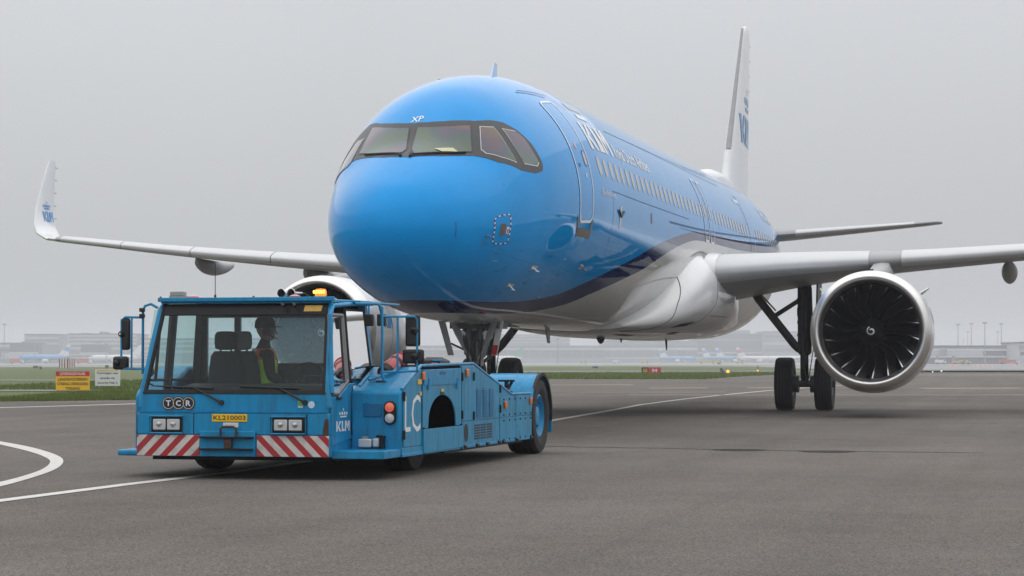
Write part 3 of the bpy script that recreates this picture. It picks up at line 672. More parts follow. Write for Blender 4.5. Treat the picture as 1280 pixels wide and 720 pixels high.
# nose details
hp = rrect(1.03, 1.44, arc(1.2, 2.92), arc(1.2, 3.34), .09)
hx = skin_patch('service_hatch', arcpoly(hp), .003, M['livery'], jet); livery(hx.data)
def dashed(path, w, off, parent, n):
    pts = [Vector(p) for p in path] + [Vector(path[0])]; ln_ = [0]
    for a, b in zip(pts, pts[1:]): ln_.append(ln_[-1] + (b - a).length)
    def at(s):
        for i in range(len(pts) - 1):
            if ln_[i + 1] >= s: return pts[i] + (pts[i + 1] - pts[i]) * ((s - ln_[i]) / max(1e-9, ln_[i + 1] - ln_[i]))
        return pts[-1]
    mw, mr = MB(), MB()
    for k in range(n):
        a, b = at(ln_[-1] * k / n), at(ln_[-1] * (k + .92) / n); t = (b - a).normalized(); nn = Vector((-t.y, t.x)) * w / 2
        (mw if k % 2 else mr).add([SP(q.x, q.y / 2, off) for q in (a + nn, b + nn, b - nn, a - nn)], [(0, 1, 2, 3)])
    mw.build('hatch_border', M['white_print'], parent); mr.build('hatch_border', M['navy'], parent)
dashed(hp, .026, .007, hx, 34)
pl = [(1.16, arc(1.2, 3.05)), (1.30, arc(1.3, 3.05)), (1.32, arc(1.3, 3.22)), (1.18, arc(1.2, 3.22))]
skin_patch('access_plate', arcpoly(pl), .008, M['kick'], hx)
skin_patch('red_tag', arcpoly([(1.33, arc(1.35, 3.08)), (1.40, arc(1.4, 3.08)), (1.41, arc(1.4, 3.18)), (1.34, arc(1.35, 3.18))]), .008, M['white_print'], hx)
skin_patch('red_tag', arcpoly([(1.345, arc(1.35, 3.09)), (1.385, arc(1.4, 3.09)), (1.39, arc(1.4, 3.15)), (1.355, arc(1.35, 3.15))]), .010, M['red'], hx)
skin_line('panel_line', [(.9, arc(.9, 2.86)), (2.0, arc(2, 2.72)), (3.2, arc(3.2, 2.64)), (5.0, arc(5.0, 2.62))], .012, .003, mat('joint_light', (.03, .36, .72), .4), jet)
def probe(y, z, ln_, m=M['steel'], dz=0., plate=True):
    th = th_of(y, z); a = SP(y, th, 0); b = SP(y, th, .12) + Vector((0, .03, dz)); mb = MB()
    mb.tube([a, b], [.016, .010], 6); mb.tube([b + Vector((0, .04, 0)), b - Vector((0, ln_, 0))], [.011, .006], 6)
    mb.build('pitot_probe', m, jet)
    if plate: skin_patch('probe_plate', [(math.degrees(th) - 1.4, y - .04), (math.degrees(th) + 1.4, y - .04), (math.degrees(th) + 1.0, y + .22), (math.degrees(th) - 1.0, y + .22)], .006, M['winframe'], jet)
probe(2.75, 2.62, .2, M['winframe']); probe(2.35, 2.34, .18, M['winframe']); probe(5.55, 2.75, .22, M['kick']); probe(.85, 3.02, .12, M['kick'], plate=False)
# scuffs and drain streaks on the lower nose
rs = random.Random(21)
for k in range(16):
    y = rs.uniform(.6, 4.5); a0 = arc(y, rs.uniform(2.15, 2.9)); skin_line('scuff_mark', [(y, a0), (y + rs.uniform(.05, .22), a0 + rs.uniform(-.04, .04))], rs.uniform(.008, .02), .003, rs.choice([M['kick'], M['pale_print'], M['line']]), jet)
for y, z, dy, dz in ((.30, 3.2, .0, -.22), (2.2, 2.25, .25, -.05), (1.5, 2.5, .3, .1)): skin_line('scuff_mark', [(y, arc(y, z)), (y + dy + .01, arc(y + dy + .01, z + dz))], .012, .003, M['line'], jet)
# flow vane beside the door and the static plate
th = th_of(7.64, 3.74)
mb = MB()
for sd in (-1, 1): mb.hexa([SP(7.72 + sd * t, th + (.10 * t + w_) / 2, o_) for o_ in (.002, .03) for t, w_ in ((0, -.035), (.25, .04), (.23, .07), (0, .0))])
mb.build('flow_vane', M['black'], jet)
skin_patch('static_plate', [(math.degrees(th) - 6.5, 7.64), (math.degrees(th) + 4.5, 7.64), (math.degrees(th) + 4.5, 7.78), (math.degrees(th) - 6.5, 7.78)], .005, M['winframe'], jet)
skin_patch('static_plate', [(-2.5, 10.9), (2.5, 10.9), (2.5, 11.06), (-2.5, 11.06)], .005, M['kick'], jet)

# doors on the left side
def door(name, y0, y1, z0, z1, r, w, label, mcol):
    p = rrect(y0, y1, arc((y0 + y1) / 2, z0), arc((y0 + y1) / 2, z1), r)
    d = skin_patch(name, arcpoly(p), .004, M['livery'], jet, step=.09, label=label); livery(d.data)
    skin_line('door_outline', p, w, .009, mcol, d, closed=True); return d
d1 = door('passenger_door', 4.36, 5.26, 3.46, 5.46, .17, .045, 'forward passenger door outlined in white', M['white_print'])
wp = rrect(4.98, 5.16, arc(5.07, 4.40), arc(5.07, 4.66), .08); wf = skin_patch('door_window', arcpoly(wp), .009, M['cabinwin'], d1, step=.05)
skin_line('window_ring', wp, .015, .012, M['line'], wf, closed=True)
skin_patch('door_handle', arcpoly(rrect(4.55, 4.66, arc(4.7, 4.36), arc(4.7, 4.42), .02)), .009, M['line'], d1, step=.05)
skin_patch('door_notice', arcpoly(rrect(4.66, 4.78, arc(4.7, 4.66), arc(4.7, 4.76), .04)), .009, M['redlens'], d1, step=.05)
skin_patch('door_notice', arcpoly(rrect(4.86, 4.96, arc(4.9, 4.2), arc(4.9, 4.28), .03)), .009, M['pale_print'], d1, step=.05)
skin_line('door_drip_strip', [(4.0, arc(4.0, 5.55)), (4.6, arc(4.6, 5.59)), (5.3, arc(5.3, 5.60))], .03, .02, M['line'], jet)
for a, b in (((4.22, 3.54), (4.34, 3.20)), ((5.26, 3.20), (5.38, 3.54))):
    skin_patch('sill_plate', arcpoly([(a[0], arc(a[0], a[1])), (a[0] + .14, arc(a[0] + .1, a[1] - .08)), (b[0] + .06, arc(b[0], min(b[1], a[1]) + .02)), (b[0], arc(b[0], b[1]))] if a[0] < 5 else [(a[0] - .06, arc(a[0], a[1] + .02)), (b[0] - .14, arc(b[0], b[1] - .08)), (b[0], arc(b[0], b[1])), (a[0] + .06, arc(a[0], a[1]))]), .007, M['kick'], d1)
skin_patch('sill_plate', arcpoly([(4.36, arc(4.4, 3.20)), (5.28, arc(5.2, 3.20)), (5.24, arc(5.2, 3.34)), (4.44, arc(4.4, 3.34))]), .007, M['kick'], d1)
for y0 in (18.15, 18.98):
    dd = door('emergency_exit', y0, y0 + .62, 3.84, 5.22, .14, .045, None, M['white_print'])
    skin_patch('exit_window', arcpoly(rrect(y0 + .20, y0 + .42, arc(y0, 4.36), arc(y0, 4.68), .1)), .009, M['cabinwin'], dd, step=.12)
dd = door('passenger_door', 26.55, 27.35, 3.46, 5.46, .17, .03, 'aft passenger door thinly outlined', M['pale_print'])
# cabin windows
for y in [6.12 + .533 * k for k in range(23)] + [20.15 + .533 * k for k in range(12)] + [28.0 + .533 * k for k in range(12)]:
    w_ = skin_patch('cabin_window', arcpoly(rrect(y - .115, y + .115, arc(y, 4.33), arc(y, 4.66), .105, 4)), .005, M['cabinwin'], jet, step=.14)
# lettering
a78, a524 = arc(6, 4.78), arc(6, 5.25)
decal('airline_lettering', klm2d(), decal_map(5.98, 8.02, a78, a524), M['white_print'], jet, (.05, .18))
decal('crown_emblem', crown2d(), decal_map(6.3, 7.5, arc(6.5, 5.36), arc(6.5, 5.80)), M['white_print'], jet, (.08, .18))
decal('airline_lettering', text2d('Royal Dutch Airlines', .016), decal_map(8.28, 11.95, arc(8.3, 4.74), arc(8.3, 5.07)), M['white_print'], jet, (.05, .3))
decal('aircraft_name_lettering', text2d('Buidelmees', .012), decal_map(6.0, 7.25, arc(6, 3.99), arc(6, 4.10)), M['pale_print'], jet, (.05, .5))
decal('airline_lettering', text2d('PH-AXP', .03), decal_map(31.2, 34.0, arc(32, 5.05), arc(32, 5.45)), M['pale_print'], jet, (.05, .3))
skin_patch('light_stripe', [(34, 25.6), (37, 25.6), (37, 26.6), (34, 26.6)], .006, M['pale_print'], jet)
# joints in the skin
for path in ([(7.0, arc(7, 4.12)), (10, arc(10, 4.13)), (15.8, arc(15.8, 4.17))], [(7.0, arc(7, 4.12)), (7.0, arc(7, 3.0))], [(8.6, arc(9, 5.35)), (14, arc(14, 5.42)), (24, arc(24, 5.5))], [(5.9, arc(6, 5.95)), (5.6, arc(6, 5.6)), (5.9, arc(6, 5.45))],
             [(26.1, arc(26, 5.6)), (26.1, arc(26, 3.9))], [(20.6, arc(20, 4.35)), (20.6, arc(20, 3.9))]):
    skin_line('panel_joint', path, .014, .003, M['line'], jet)
skin_line('panel_stripe', [(13.2, arc(13.2, 3.955)), (15, arc(15, 3.985)), (17, arc(17, 4.03)), (20.5, arc(20.5, 4.13)), (26, arc(26, 4.33)), (33.5, arc(33.5, 4.62))], .035, .004, M['line'], jet)
skin_line('belly_joint', [(5.6, arc(5.6, 1.90)), (9, arc(9, 1.92)), (13, arc(13, 1.95))], .03, .004, M['white'], jet)

# belly fairing
def fair_ring(y, A, top, bot, ex=2.7, n=64):
    c, h = (top + bot) / 2, (top - bot) / 2; out = []
    for k in range(n):
        q = 2 * PI * k / n; cc, ss = math.cos(q), math.sin(q)
        out.append((A * math.copysign(abs(cc) ** (2 / ex), cc), y, c + h * math.copysign(abs(ss) ** (2 / ex), ss)))
    return out
fa_, ft_, fb_ = pchip([13.4, 14.1, 14.8, 15.6, 16.4, 17.4, 18.6, 19.9, 20.35, 22.5, 24.5, 26.5], [1.0, 1.55, 1.92, 2.18, 2.33, 2.42, 2.46, 2.45, 2.24, 2.14, 1.9, 1.2]), pchip([13.4, 14.2, 15, 15.8, 16.6, 17.4, 18.5, 23, 26.5], [1.95, 2.35, 2.85, 3.30, 3.60, 3.74, 3.78, 3.7, 2.2]), pchip([13.4, 14.2, 15.5, 17, 22.5, 25, 26.5], [1.80, 1.72, 1.67, 1.65, 1.65, 1.72, 1.85])
mb = MB().loft([fair_ring(y, float(fa_(y)), float(ft_(y)), float(fb_(y))) for y in np.linspace(13.4, 26.5, 84)])
bf = mb.build('belly_fairing', M['fairing'], jet, smooth=60)
def fair_pt(y, q, off=.004):
    A, t, b = float(fa_(y)), float(ft_(y)), float(fb_(y)); c, h = (t + b) / 2, (t - b) / 2; ex = 2.7
    return Vector(((A + off) * math.copysign(abs(math.cos(q)) ** (2 / ex), math.cos(q)), y, c + (h + off) * math.copysign(abs(math.sin(q)) ** (2 / ex), math.sin(q))))
def fair_line(path, r, m):
    pts = []
    for (y0, q0), (y1, q1) in zip(path, path[1:]): pts += [fair_pt(y0 + (y1 - y0) * k / 8, R(q0 + (q1 - q0) * k / 8), 0) for k in range(9)]
    MB().tube(pts, r, 5).build('fairing_joint', m, bf)
fair_line([(16.3, 62), (15.5, 40), (14.8, 10), (14.3, -30), (13.9, -60)], .012, M['line_grey'])
fair_line([(18.3, 55), (17.4, 25), (17.1, -10), (16.4, -40)], .008, M['line_grey'])
fair_line([(17.2, -25), (19.5, -25)], .008, M['line_grey'])
def fair_patch(name, y0, y1, q0, q1, m, n=8, skew=0):
    mb = MB(); vs = [fair_pt(y0 + (y1 - y0) * i / n + skew * j / n, R(q0 + (q1 - q0) * j / n), .006) for i in range(n + 1) for j in range(n + 1)]
    mb.add(vs, [(i * (n + 1) + j, i * (n + 1) + j + 1, (i + 1) * (n + 1) + j + 1, (i + 1) * (n + 1) + j) for i in range(n) for j in range(n)]); mb.build(name, m, bf)
fair_patch('air_inlet', 15.1, 16.0, -40, -32, M['black'], skew=.25)
fair_patch('air_inlet', 16.6, 17.2, -62, -56, M['black'])
fair_patch('air_inlet', 14.6, 15.4, -78, -72, M['black'])

# wings
def airfoil(tc, n=22):
    up, lo = [], []
    for k in range(n + 1):
        x = .5 * (1 - math.cos(PI * k / n)); t = 5 * tc * (.2969 * math.sqrt(x) - .126 * x - .3516 * x * x + .2843 * x ** 3 - .1036 * x ** 4); cam_ = .018 * math.sin(PI * x) * (1 - .3 * x)
        up.append((x, cam_ + t)); lo.append((x, cam_ - t))
    return up, lo
WS = [  # span x, leading edge y, chord, z of the leading edge, thickness, twist (deg nose up)
    (1.7, 16.85, 6.75, 3.08, .150, 4.0), (2.3, 17.15, 6.2, 3.12, .148, 3.8), (4.2, 18.05, 5.15, 3.28, .128, 2.6), (6.4, 19.15, 4.05, 3.42, .115, 1.4), (9.0, 20.5, 3.35, 3.64, .112, .8), (12.5, 22.3, 2.5, 3.98, .108, 0), (15.6, 23.9, 1.85, 4.33, .105, -.5), (16.4, 24.3, 1.7, 4.42, .10, -.6)]
WSf = [pchip([w[0] for w in WS], [w[k] for w in WS]) for k in range(1, 6)]
def wing_at(x): return [float(f(x)) for f in WSf]
def wing_pt(x, c, zc, sgn, off=0.):
    le, ch, z, tc, tw = wing_at(x); q = R(tw); return (sgn * x, le + c * ch * math.cos(q) + zc * ch * math.sin(q), z - c * ch * math.sin(q) + zc * ch * math.cos(q))
def make_wing(sg):
    xs = list(np.linspace(1.7, 16.4, 40)); rings = []
    for x in xs:
        up, lo = airfoil(wing_at(x)[3]); rings.append([wing_pt(x, c, z, sg) for c, z in up[::-1] + lo[1:-1]])
    w = MB().loft(rings).build('wing', M['wing'], jet, smooth=50)
    for a, b in ((2.35, 5.55), (6.25, 9.0), (9.03, 11.6), (11.63, 14.0), (14.03, 16.2)):   # slats
        rings = []
        for x in np.linspace(a, b, 9):
            le, ch, z, tc, tw = wing_at(x); up, lo = airfoil(tc, 48); o_ = .018 / ch
            u_ = [(c - o_ * max(0, 1 - c / .05), z_ + o_) for c, z_ in up if c < .16]; l_ = [(c - o_ * max(0, 1 - c / .05), z_ - o_) for c, z_ in lo if c < .045][1:]
            inner = [(c + .004, z_ - .5 * o_) for c, z_ in l_[::-1]][:1] + [(.02, .006)] + [(u_[-1][0], u_[-1][1] - 1.6 * o_)]
            rings.append([wing_pt(x, c, z_, sg) for c, z_ in u_[::-1] + l_ + inner])
        MB().loft(rings).build('slat', M['slat'], w, smooth=50)
    # sharklet
    sh = [(16.4, 24.3, 1.7, 4.42, 0, .10), (16.8, 24.50, 1.60, 4.47, 22, .10), (17.12, 24.68, 1.48, 4.62, 50, .10), (17.28, 24.86, 1.36, 4.88, 74, .095), (17.36, 25.12, 1.20, 5.3, 82, .09), (17.42, 25.62, .86, 6.0, 83, .085), (17.46, 26.08, .55, 6.58, 83, .08), (17.47, 26.25, .36, 6.72, 83, .07)]
    rings = []
    for x, le, ch, z, cant, tc in sh:
        up, lo = airfoil(tc, 14); nx, nz = -math.sin(R(cant)), math.cos(R(cant))
        rings.append([(sg * (x + nx * t * ch), le + c * ch, z + nz * t * ch) for c, t in up[::-1] + lo[1:-1]])
    s_ = MB().loft(rings).build('sharklet', M['white'], w, smooth=50)
    for fs_, sc, dz, nm in ((klm2d(), .28, 0, 'airline_lettering'), (crown2d(), .22, .34, 'crown_emblem')):
        def fn(x, y, sc=sc, dz=dz):
            z = 4.98 + dz + y * sc; xx = float(np.interp(z, [4.88, 5.3, 6.0], [17.28, 17.36, 17.42])); w_, o_ = (.62, .44) if nm[0] == 'a' else (.46, .52)
            return Vector((sg * (xx - .085), 24.95 + o_ + (x if sg < 0 else 1 - x) * w_, z))
        decal(nm, fs_, fn, M['logo_blue'], s_)
    for k in range(5):
        z = 5.1 + .36 * k; zs_ = [q[3] for q in sh]; xx = float(np.interp(z, zs_, [q[0] for q in sh])); te = float(np.interp(z, zs_, [q[1] + q[2] for q in sh]))
        MB().tube([(sg * xx, te - .05, z), (sg * xx, te + .14, z)], .008, 4).build('static_wick', M['black'], s_)
    MB().lathe([(-.1, .005), (-.06, .02), (.1, .025), (.2, .005)], (sg * 16.72, 24.50, 4.46), (0, 1, 0), 10).build('wingtip_light', M['green_lit'] if sg < 0 else M['redlens'], w)
    # flap track fairings
    for x, ln_, h in ((8.55, 3.3, .52), (11.95, 2.9, .42)):
        le, ch, z, tc, tw = wing_at(x); y0 = le + ch * .42; rings = []
        for k in range(15):
            t = k / 14; rr = max(.02, math.sin(PI * min(1, t * 1.0) ** .75) ** .6); hh = h * rr; wd = .19 * rr
            rings.append([(sg * x + wd * math.cos(q), y0 + ln_ * t, z - .10 - .03 * t - hh * .42 + hh * .5 * math.sin(q) * (1.1 if math.sin(q) < 0 else .8)) for q in [2 * PI * j / 16 for j in range(16)]])
        MB().loft(rings).build('flap_track_fairing', M['wing'], w, smooth=60)
    return w
for sg in (1, -1): make_wing(sg)
# wing root sealing and the inner landing gear bay edge
for sg in (1, -1):
    rings = []
    for x, gx in ((2.1, 1.06), (2.36, 1.0)):
        up, lo = airfoil(wing_at(x)[3]); rings.append([wing_pt(x, (c - .01) * gx, z * gx * 1.03, sg) for c, z in up[::-1] + lo[1:-1] if c < .6])
    MB().loft(rings, cap=False, closed=False).build('wing_root_fillet', M['fairing'], jet, smooth=60)

# engines
EX, EY, EZ = 5.89, 14.45, 1.78
def make_engine(sg):
    ax = Vector((-sg * .02, 1, -.025)).normalized(); o = Vector((sg * EX, EY, EZ))
    nac = MB().lathe([(.42, 1.236), (.8, 1.256), (1.2, 1.262), (1.7, 1.25), (2.3, 1.20), (2.9, 1.12), (3.4, 1.02), (3.75, .93), (3.75, .90), (3.2, .95)], o, ax, 72).build('engine', M['white'], jet, smooth=60)
    lip = [(.42, 1.238), (.28, 1.224), (.16, 1.198), (.07, 1.160), (.02, 1.122), (0, 1.09), (.02, 1.062), (.06, 1.035), (.13, 1.005), (.22, .985), (.32, .978)]
    MB().lathe(lip, o, ax, 96).build('inlet_lip', M['lip'], nac, smooth=80)
    MB().lathe([(.32, .978), (.6, .975), (.95, .985), (1.25, .99), (1.25, .02)], o, ax, 72).build('inlet_duct', M['duct'], nac, smooth=60)
    MB().lathe([(.36, .004), (.42, .07), (.52, .15), (.64, .225), (.76, .285), (.86, .31), (1.05, .31)], o, ax, 40).build('spinner', M['black'], nac, smooth=70)
    u = ax.cross(Vector((0, 0, 1))).normalized(); w = u.cross(ax)
    prof = [(.004, .36), (.07, .42), (.15, .52), (.225, .64), (.285, .76)]
    sp = MB(); vs = []
    for k in range(40):
        t = k / 39; q = R(150) - t * R(400); r0 = .030 + .062 * t; wd = .010 + .006 * math.sin(PI * t)
        for rr in (r0 - wd, r0 + wd):
            rr = max(.006, rr); z = np.interp(rr, [p[0] for p in prof], [p[1] for p in prof]) - .006; vs.append(o + ax * float(z) + (u * math.cos(q) + w * math.sin(q)) * rr)
    sp.add(vs, [(2 * k, 2 * k + 1, 2 * k + 3, 2 * k + 2) for k in range(39)]); sp.build('spinner_swirl', M['white_print'], nac, smooth=0)
    # one wide-chord swept blade, then copies about the axis
    NR, NC = 14, 8; vs, fs, mi = [], [], []
    for side in (0, 1):
        for i in range(NR + 1):
            t = i / NR; r = .285 + t * (.966 - .285)
            sweep = .10 * math.sin(PI * t) - .06 * t + .035 * math.sin(2 * PI * t)
            stag = R(28 + 34 * t); ch = .20 + .14 * t - .03 * t * t
            for j in range(NC + 1):
                c = (j / NC) ** 1.15; a = sweep + (c * ch * math.sin(stag)) / r; th = .010 * (1 - .5 * t) * math.sin(PI * max(.04, min(.96, j / NC)))
                z = .62 + .06 * math.sin(PI * t) + c * ch * math.cos(stag) + (th if side else -th)
                vs.append(o + ax * z + (u * math.cos(a) + w * math.sin(a)) * r)
    n1 = (NR + 1) * (NC + 1)
    for side in (0, 1):
        for i in range(NR):
            for j in range(NC):
                q = side * n1 + i * (NC + 1) + j; f = (q, q + 1, q + NC + 2, q + NC + 1); fs.append(f if side else f[::-1]); mi.append(1 if j == 0 and i > 0 else 0)
    for i in range(NR):
        for j in (0, NC):
            q = i * (NC + 1) + j; f = (q, q + NC + 1, q + NC + 1 + n1, q + n1); fs.append(f if j else f[::-1]); mi.append(1 if j == 0 and i > 0 else 0)
    mb = MB(); mb.v = [tuple(v) for v in vs]; mb.f = fs; mb.mi = mi
    me = mb.mesh('fan_blade', [M['blade'], M['blade_edge']], 60)
    T = Matrix.Translation(o)
    for k in range(18):
        b = bpy.data.objects.new('fan_blade', me); COL.objects.link(b); b.parent = nac
        b.matrix_local = T @ Matrix.Rotation(2 * PI * k / 18 + .12, 4, ax) @ T.inverted()
    # exhaust
    MB().lathe([(3.3, .72), (3.9, .66), (4.5, .52), (4.9, .44), (4.9, .3)], o, ax, 40).build('core_cowl', M['lip'], nac)
    MB().lathe([(4.5, .34), (5.0, .28), (5.5, .10), (5.65, .01)], o, ax, 32).build('exhaust_plug', M['lip'], nac)
    # pylon
    rings = []
    for t, wd, zt, zb in ((15.6, .05, 3.02, 2.9), (16.2, .17, 3.09, 2.85), (17.0, .23, 3.15, 2.8), (18.2, .27, 3.26, 2.7), (19.0, .27, 3.36, 2.6), (19.8, .24, 3.40, 2.5), (21.5, .16, 3.2, 2.8), (23.0, .05, 3.15, 3.1)):
        x = sg * (EX - .02 - .015 * (t - 15.75)); rings.append([(x - wd, t, zb), (x + wd, t, zb), (x + wd, t, (zt * 2 + zb) / 3), (x + wd * .6, t, zt - .02), (x, t, zt), (x - wd * .6, t, zt - .02), (x - wd, t, (zt * 2 + zb) / 3)])
    MB().loft(rings).build('pylon', M['wing'], nac, smooth=60)
    for s2, q in ((-1, 40), (1, 40)):
        c, s = math.cos(R(q)), math.sin(R(q)); p = lambda y, h: o + ax * y + Vector((s2 * (1.245 + h) * c, 0, (1.245 + h) * s))
        tt = Vector((-s * .012 * s2, 0, c * .012)); rp = [p(.95, 0), p(1.95, 0), p(1.9, .24), p(1.6, .22)]
        MB().hexa([v - tt for v in rp] + [v + tt for v in rp]).build('nacelle_strake', M['white'], nac, smooth=0)
    MB().tube([o + ax * .56 + Vector((0, 0, 1.245)), o + ax * .56 + Vector((0, 0, 1.275))], .05, 10).build('latch_cover', M['dark_metal'], nac)
    # cowl joints and the logo on the outboard flank
    MB().lathe([(1.55, 1.2585), (1.57, 1.258)], o, ax, 72).build('cowl_joint', M['line_grey'], nac)
    for fs_, y0, y1, q0, q1, sd in ((klm2d(), .75, 1.5, 8, 24, sg), (crown2d(), .85, 1.4, 27, 38, sg), (klm2d(), .95, 1.6, 6, 20, -sg)):
        def fn(x, y, y0=y0, y1=y1, q0=q0, q1=q1, sd=sd):
            t = y0 + (y1 - y0) * (x if sd > 0 else 1 - x); q = R(q0 + (q1 - q0) * y); r = float(np.interp(t, [.42, .8, 1.2, 1.7], [1.236, 1.256, 1.262, 1.25])) + .005
            return o + ax * t + Vector((sd * math.cos(q) * r, 0, math.sin(q) * r))
        decal('engine_emblem', fs_, fn, M['logo_blue'], nac, (.2, .3))
    return nac
for sg in (1, -1): make_engine(sg)

# tail
def fin_ring(z, le, te, tc, n=16):
    up, lo = airfoil(tc, n); ch = te - le; return [(t * ch * .9, le + c * ch, z) for c, t in up[::-1]] + [(t * ch * .9, le + c * ch, z) for c, t in lo[1:-1]]
def fz(z): return 35.75 + (z - 6.3) * .835, 41.55 + (z - 6.3) * .13
def sym(tc, z, le, te, n=16):
    ch = te - le; pts = []
    for k in range(n + 1):
        x = .5 * (1 - math.cos(PI * k / n)); t = 5 * tc * (.2969 * math.sqrt(x) - .126 * x - .3516 * x * x + .2843 * x ** 3 - .1036 * x ** 4); pts.append((x, t))
    return [(t * ch, le + x * ch, z) for x, t in pts] + [(-t * ch, le + x * ch, z) for x, t in pts[-2:0:-1]]
fin = MB().loft([sym(.10, z, *fz(z)) if z > 6.4 else sym(.10, z, fz(z)[0] - .25 * (6.5 - z) * 2, fz(z)[1]) for z in (5.6, 6.0, 6.3, 6.6, 7.2, 8, 9, 10, 11, 11.7)] + [sym(.09, 11.9, fz(11.9)[0] + .12, fz(11.9)[1] - .05), sym(.06, 12.0, fz(12)[0] + .5, fz(12)[1] - .2)]).build('tail_fin', M['white'], jet, smooth=50)
le_r = []
for z in np.linspace(7.65, 11.85, 12):
    le, te = fz(z); p = sym(.10, z, le, te, 40); up = [(x * 1.02 + (.008 if x >= 0 else -.008), y - .02, zz) for x, y, zz in p[:41] if (y - le) < .022 * (te - le)]
    le_r.append([(x, y, zz) for x, y, zz in up[::-1]] + [(-x, y, zz) for x, y, zz in up[1:]])
MB().loft(le_r, cap=False, closed=False).build('fin_leading_edge', M['fin_le'], fin, smooth=60)
for fs_, nm, z0, z1, c0, c1 in ((klm2d(), 'airline_lettering', 7.98, 8.90, .18, .86), (crown2d(), 'crown_emblem', 9.10, 9.85, .30, .74)):
    def fn(x, y, z0=z0, z1=z1, c0=c0, c1=c1):
        z = z0 + (z1 - z0) * y; le, te = fz((z0 + z1) / 2); yy = le + (te - le) * (c0 + (c1 - c0) * x); le, te = fz(z); c = (yy - le) / (te - le)
        t = .5 * (.2969 * math.sqrt(max(c, 0)) - .126 * c - .3516 * c * c + .2843 * c ** 3 - .1036 * c ** 4) * (te - le); return Vector((t + .015, yy, z))
    decal(nm, fs_, fn, M['logo_blue'], fin, (.08, .4))
for k in range(4):
    z = 10.0 + .5 * k; MB().tube([(0, fz(z)[1] - .02, z), (0, fz(z)[1] + .2, z)], .012, 4).build('static_wick', M['black'], fin)
for sg in (1, -1):
    rings = []
    for x, le, ch, z in ((.6, 37.3, 3.9, 4.98), (1.5, 37.95, 3.5, 5.06), (3.5, 39.2, 2.55, 5.27), (5.6, 40.55, 1.65, 5.50), (6.1, 40.95, 1.3, 5.56), (6.22, 41.3, .8, 5.57)):
        up, lo = airfoil(.10, 14); rings.append([(sg * x, le + c * ch, z + t * ch) for c, t in up[::-1] + lo[1:-1]])
    tp = MB().loft(rings).build('tailplane', M['wing'], jet, smooth=50)
    rings = []
    for x, le, ch, z in ((1.9, 38.2, 3.3, 5.10), (5.4, 40.42, 1.73, 5.48)):
        up, lo = airfoil(.10, 48); rings.append([(sg * x, le + c * ch - .012, z + t * ch * 1.06) for c, t in [p for p in up if p[0] < .08][::-1] + [p for p in lo if p[0] < .05][1:]])
    MB().loft(rings, cap=False, closed=False).build('tailplane_leading_edge', M['slat'], tp, smooth=50)
# antennas
rings = []
for t, wd, h in ((31.2, .05, .02), (31.5, .32, .30), (32.2, .50, .44), (33.6, .52, .46), (34.8, .48, .42), (35.5, .35, .30), (36.0, .05, .05)):
    rings.append([(wd * math.cos(q), t, 6.12 + (h + .08) * max(0, math.sin(q)) ** .7 if math.sin(q) > 0 else 6.12 - .1) for q in [2 * PI * k / 20 for k in range(20)]])
MB().loft(rings).build('satellite_antenna_dome', M['white'], jet, smooth=60)
MB().loft([[(-.02, 6.05, 5.98), (.02, 6.05, 5.98), (.015, 6.52, 5.98), (-.015, 6.52, 5.98)], [(-.012, 6.35, 6.36), (.012, 6.35, 6.36), (.01, 6.58, 6.36), (-.01, 6.58, 6.36)]]).build('blade_antenna', M['pale_print'], jet)
MB().span((-.62, 4.9, 5.86), (-.40, 5.1, 5.91)).span((-.34, 4.9, 5.885), (-.1, 5.1, 5.925)).build('roof_drain', M['dark_metal'], jet, bevel=.01)
for x, y, ln_ in ((.0, 10.6, .28), (.0, 21.6, .12)):
    MB().loft([[(x - .02, y, 1.80), (x + .02, y, 1.80), (x + .02, y + .3, 1.80), (x - .02, y + .3, 1.80)], [(x - .012, y + .2, 1.78 - ln_), (x + .012, y + .2, 1.78 - ln_), (x + .012, y + .36, 1.78 - ln_), (x - .012, y + .36, 1.78 - ln_)]]).build('belly_antenna', M['gear_grey'], jet)
for x, y, ln_ in ((0, 18.6, .10), (0, 25.0, .24), (0, 7.7, .12)):
    MB().tube([(x, y, 1.72), (x, y + .06, 1.68 - ln_)], [.035, .015], 8).build('drain_mast', M['dark_metal'], jet)
MB().lathe([(0, .09), (.06, .08), (.12, .04), (.13, .01)], (0, 16.2, 1.66), (0, 0, -1), 14).build('beacon_light', M['dark_metal'], jet)
mb = MB(); mb.lathe([(0, .05), (.03, .02), (.08, .015)], (-.55, 3.4, 1.86), (0, 0, -1), 8); mb.build('drain_plug', M['sticker'], jet)

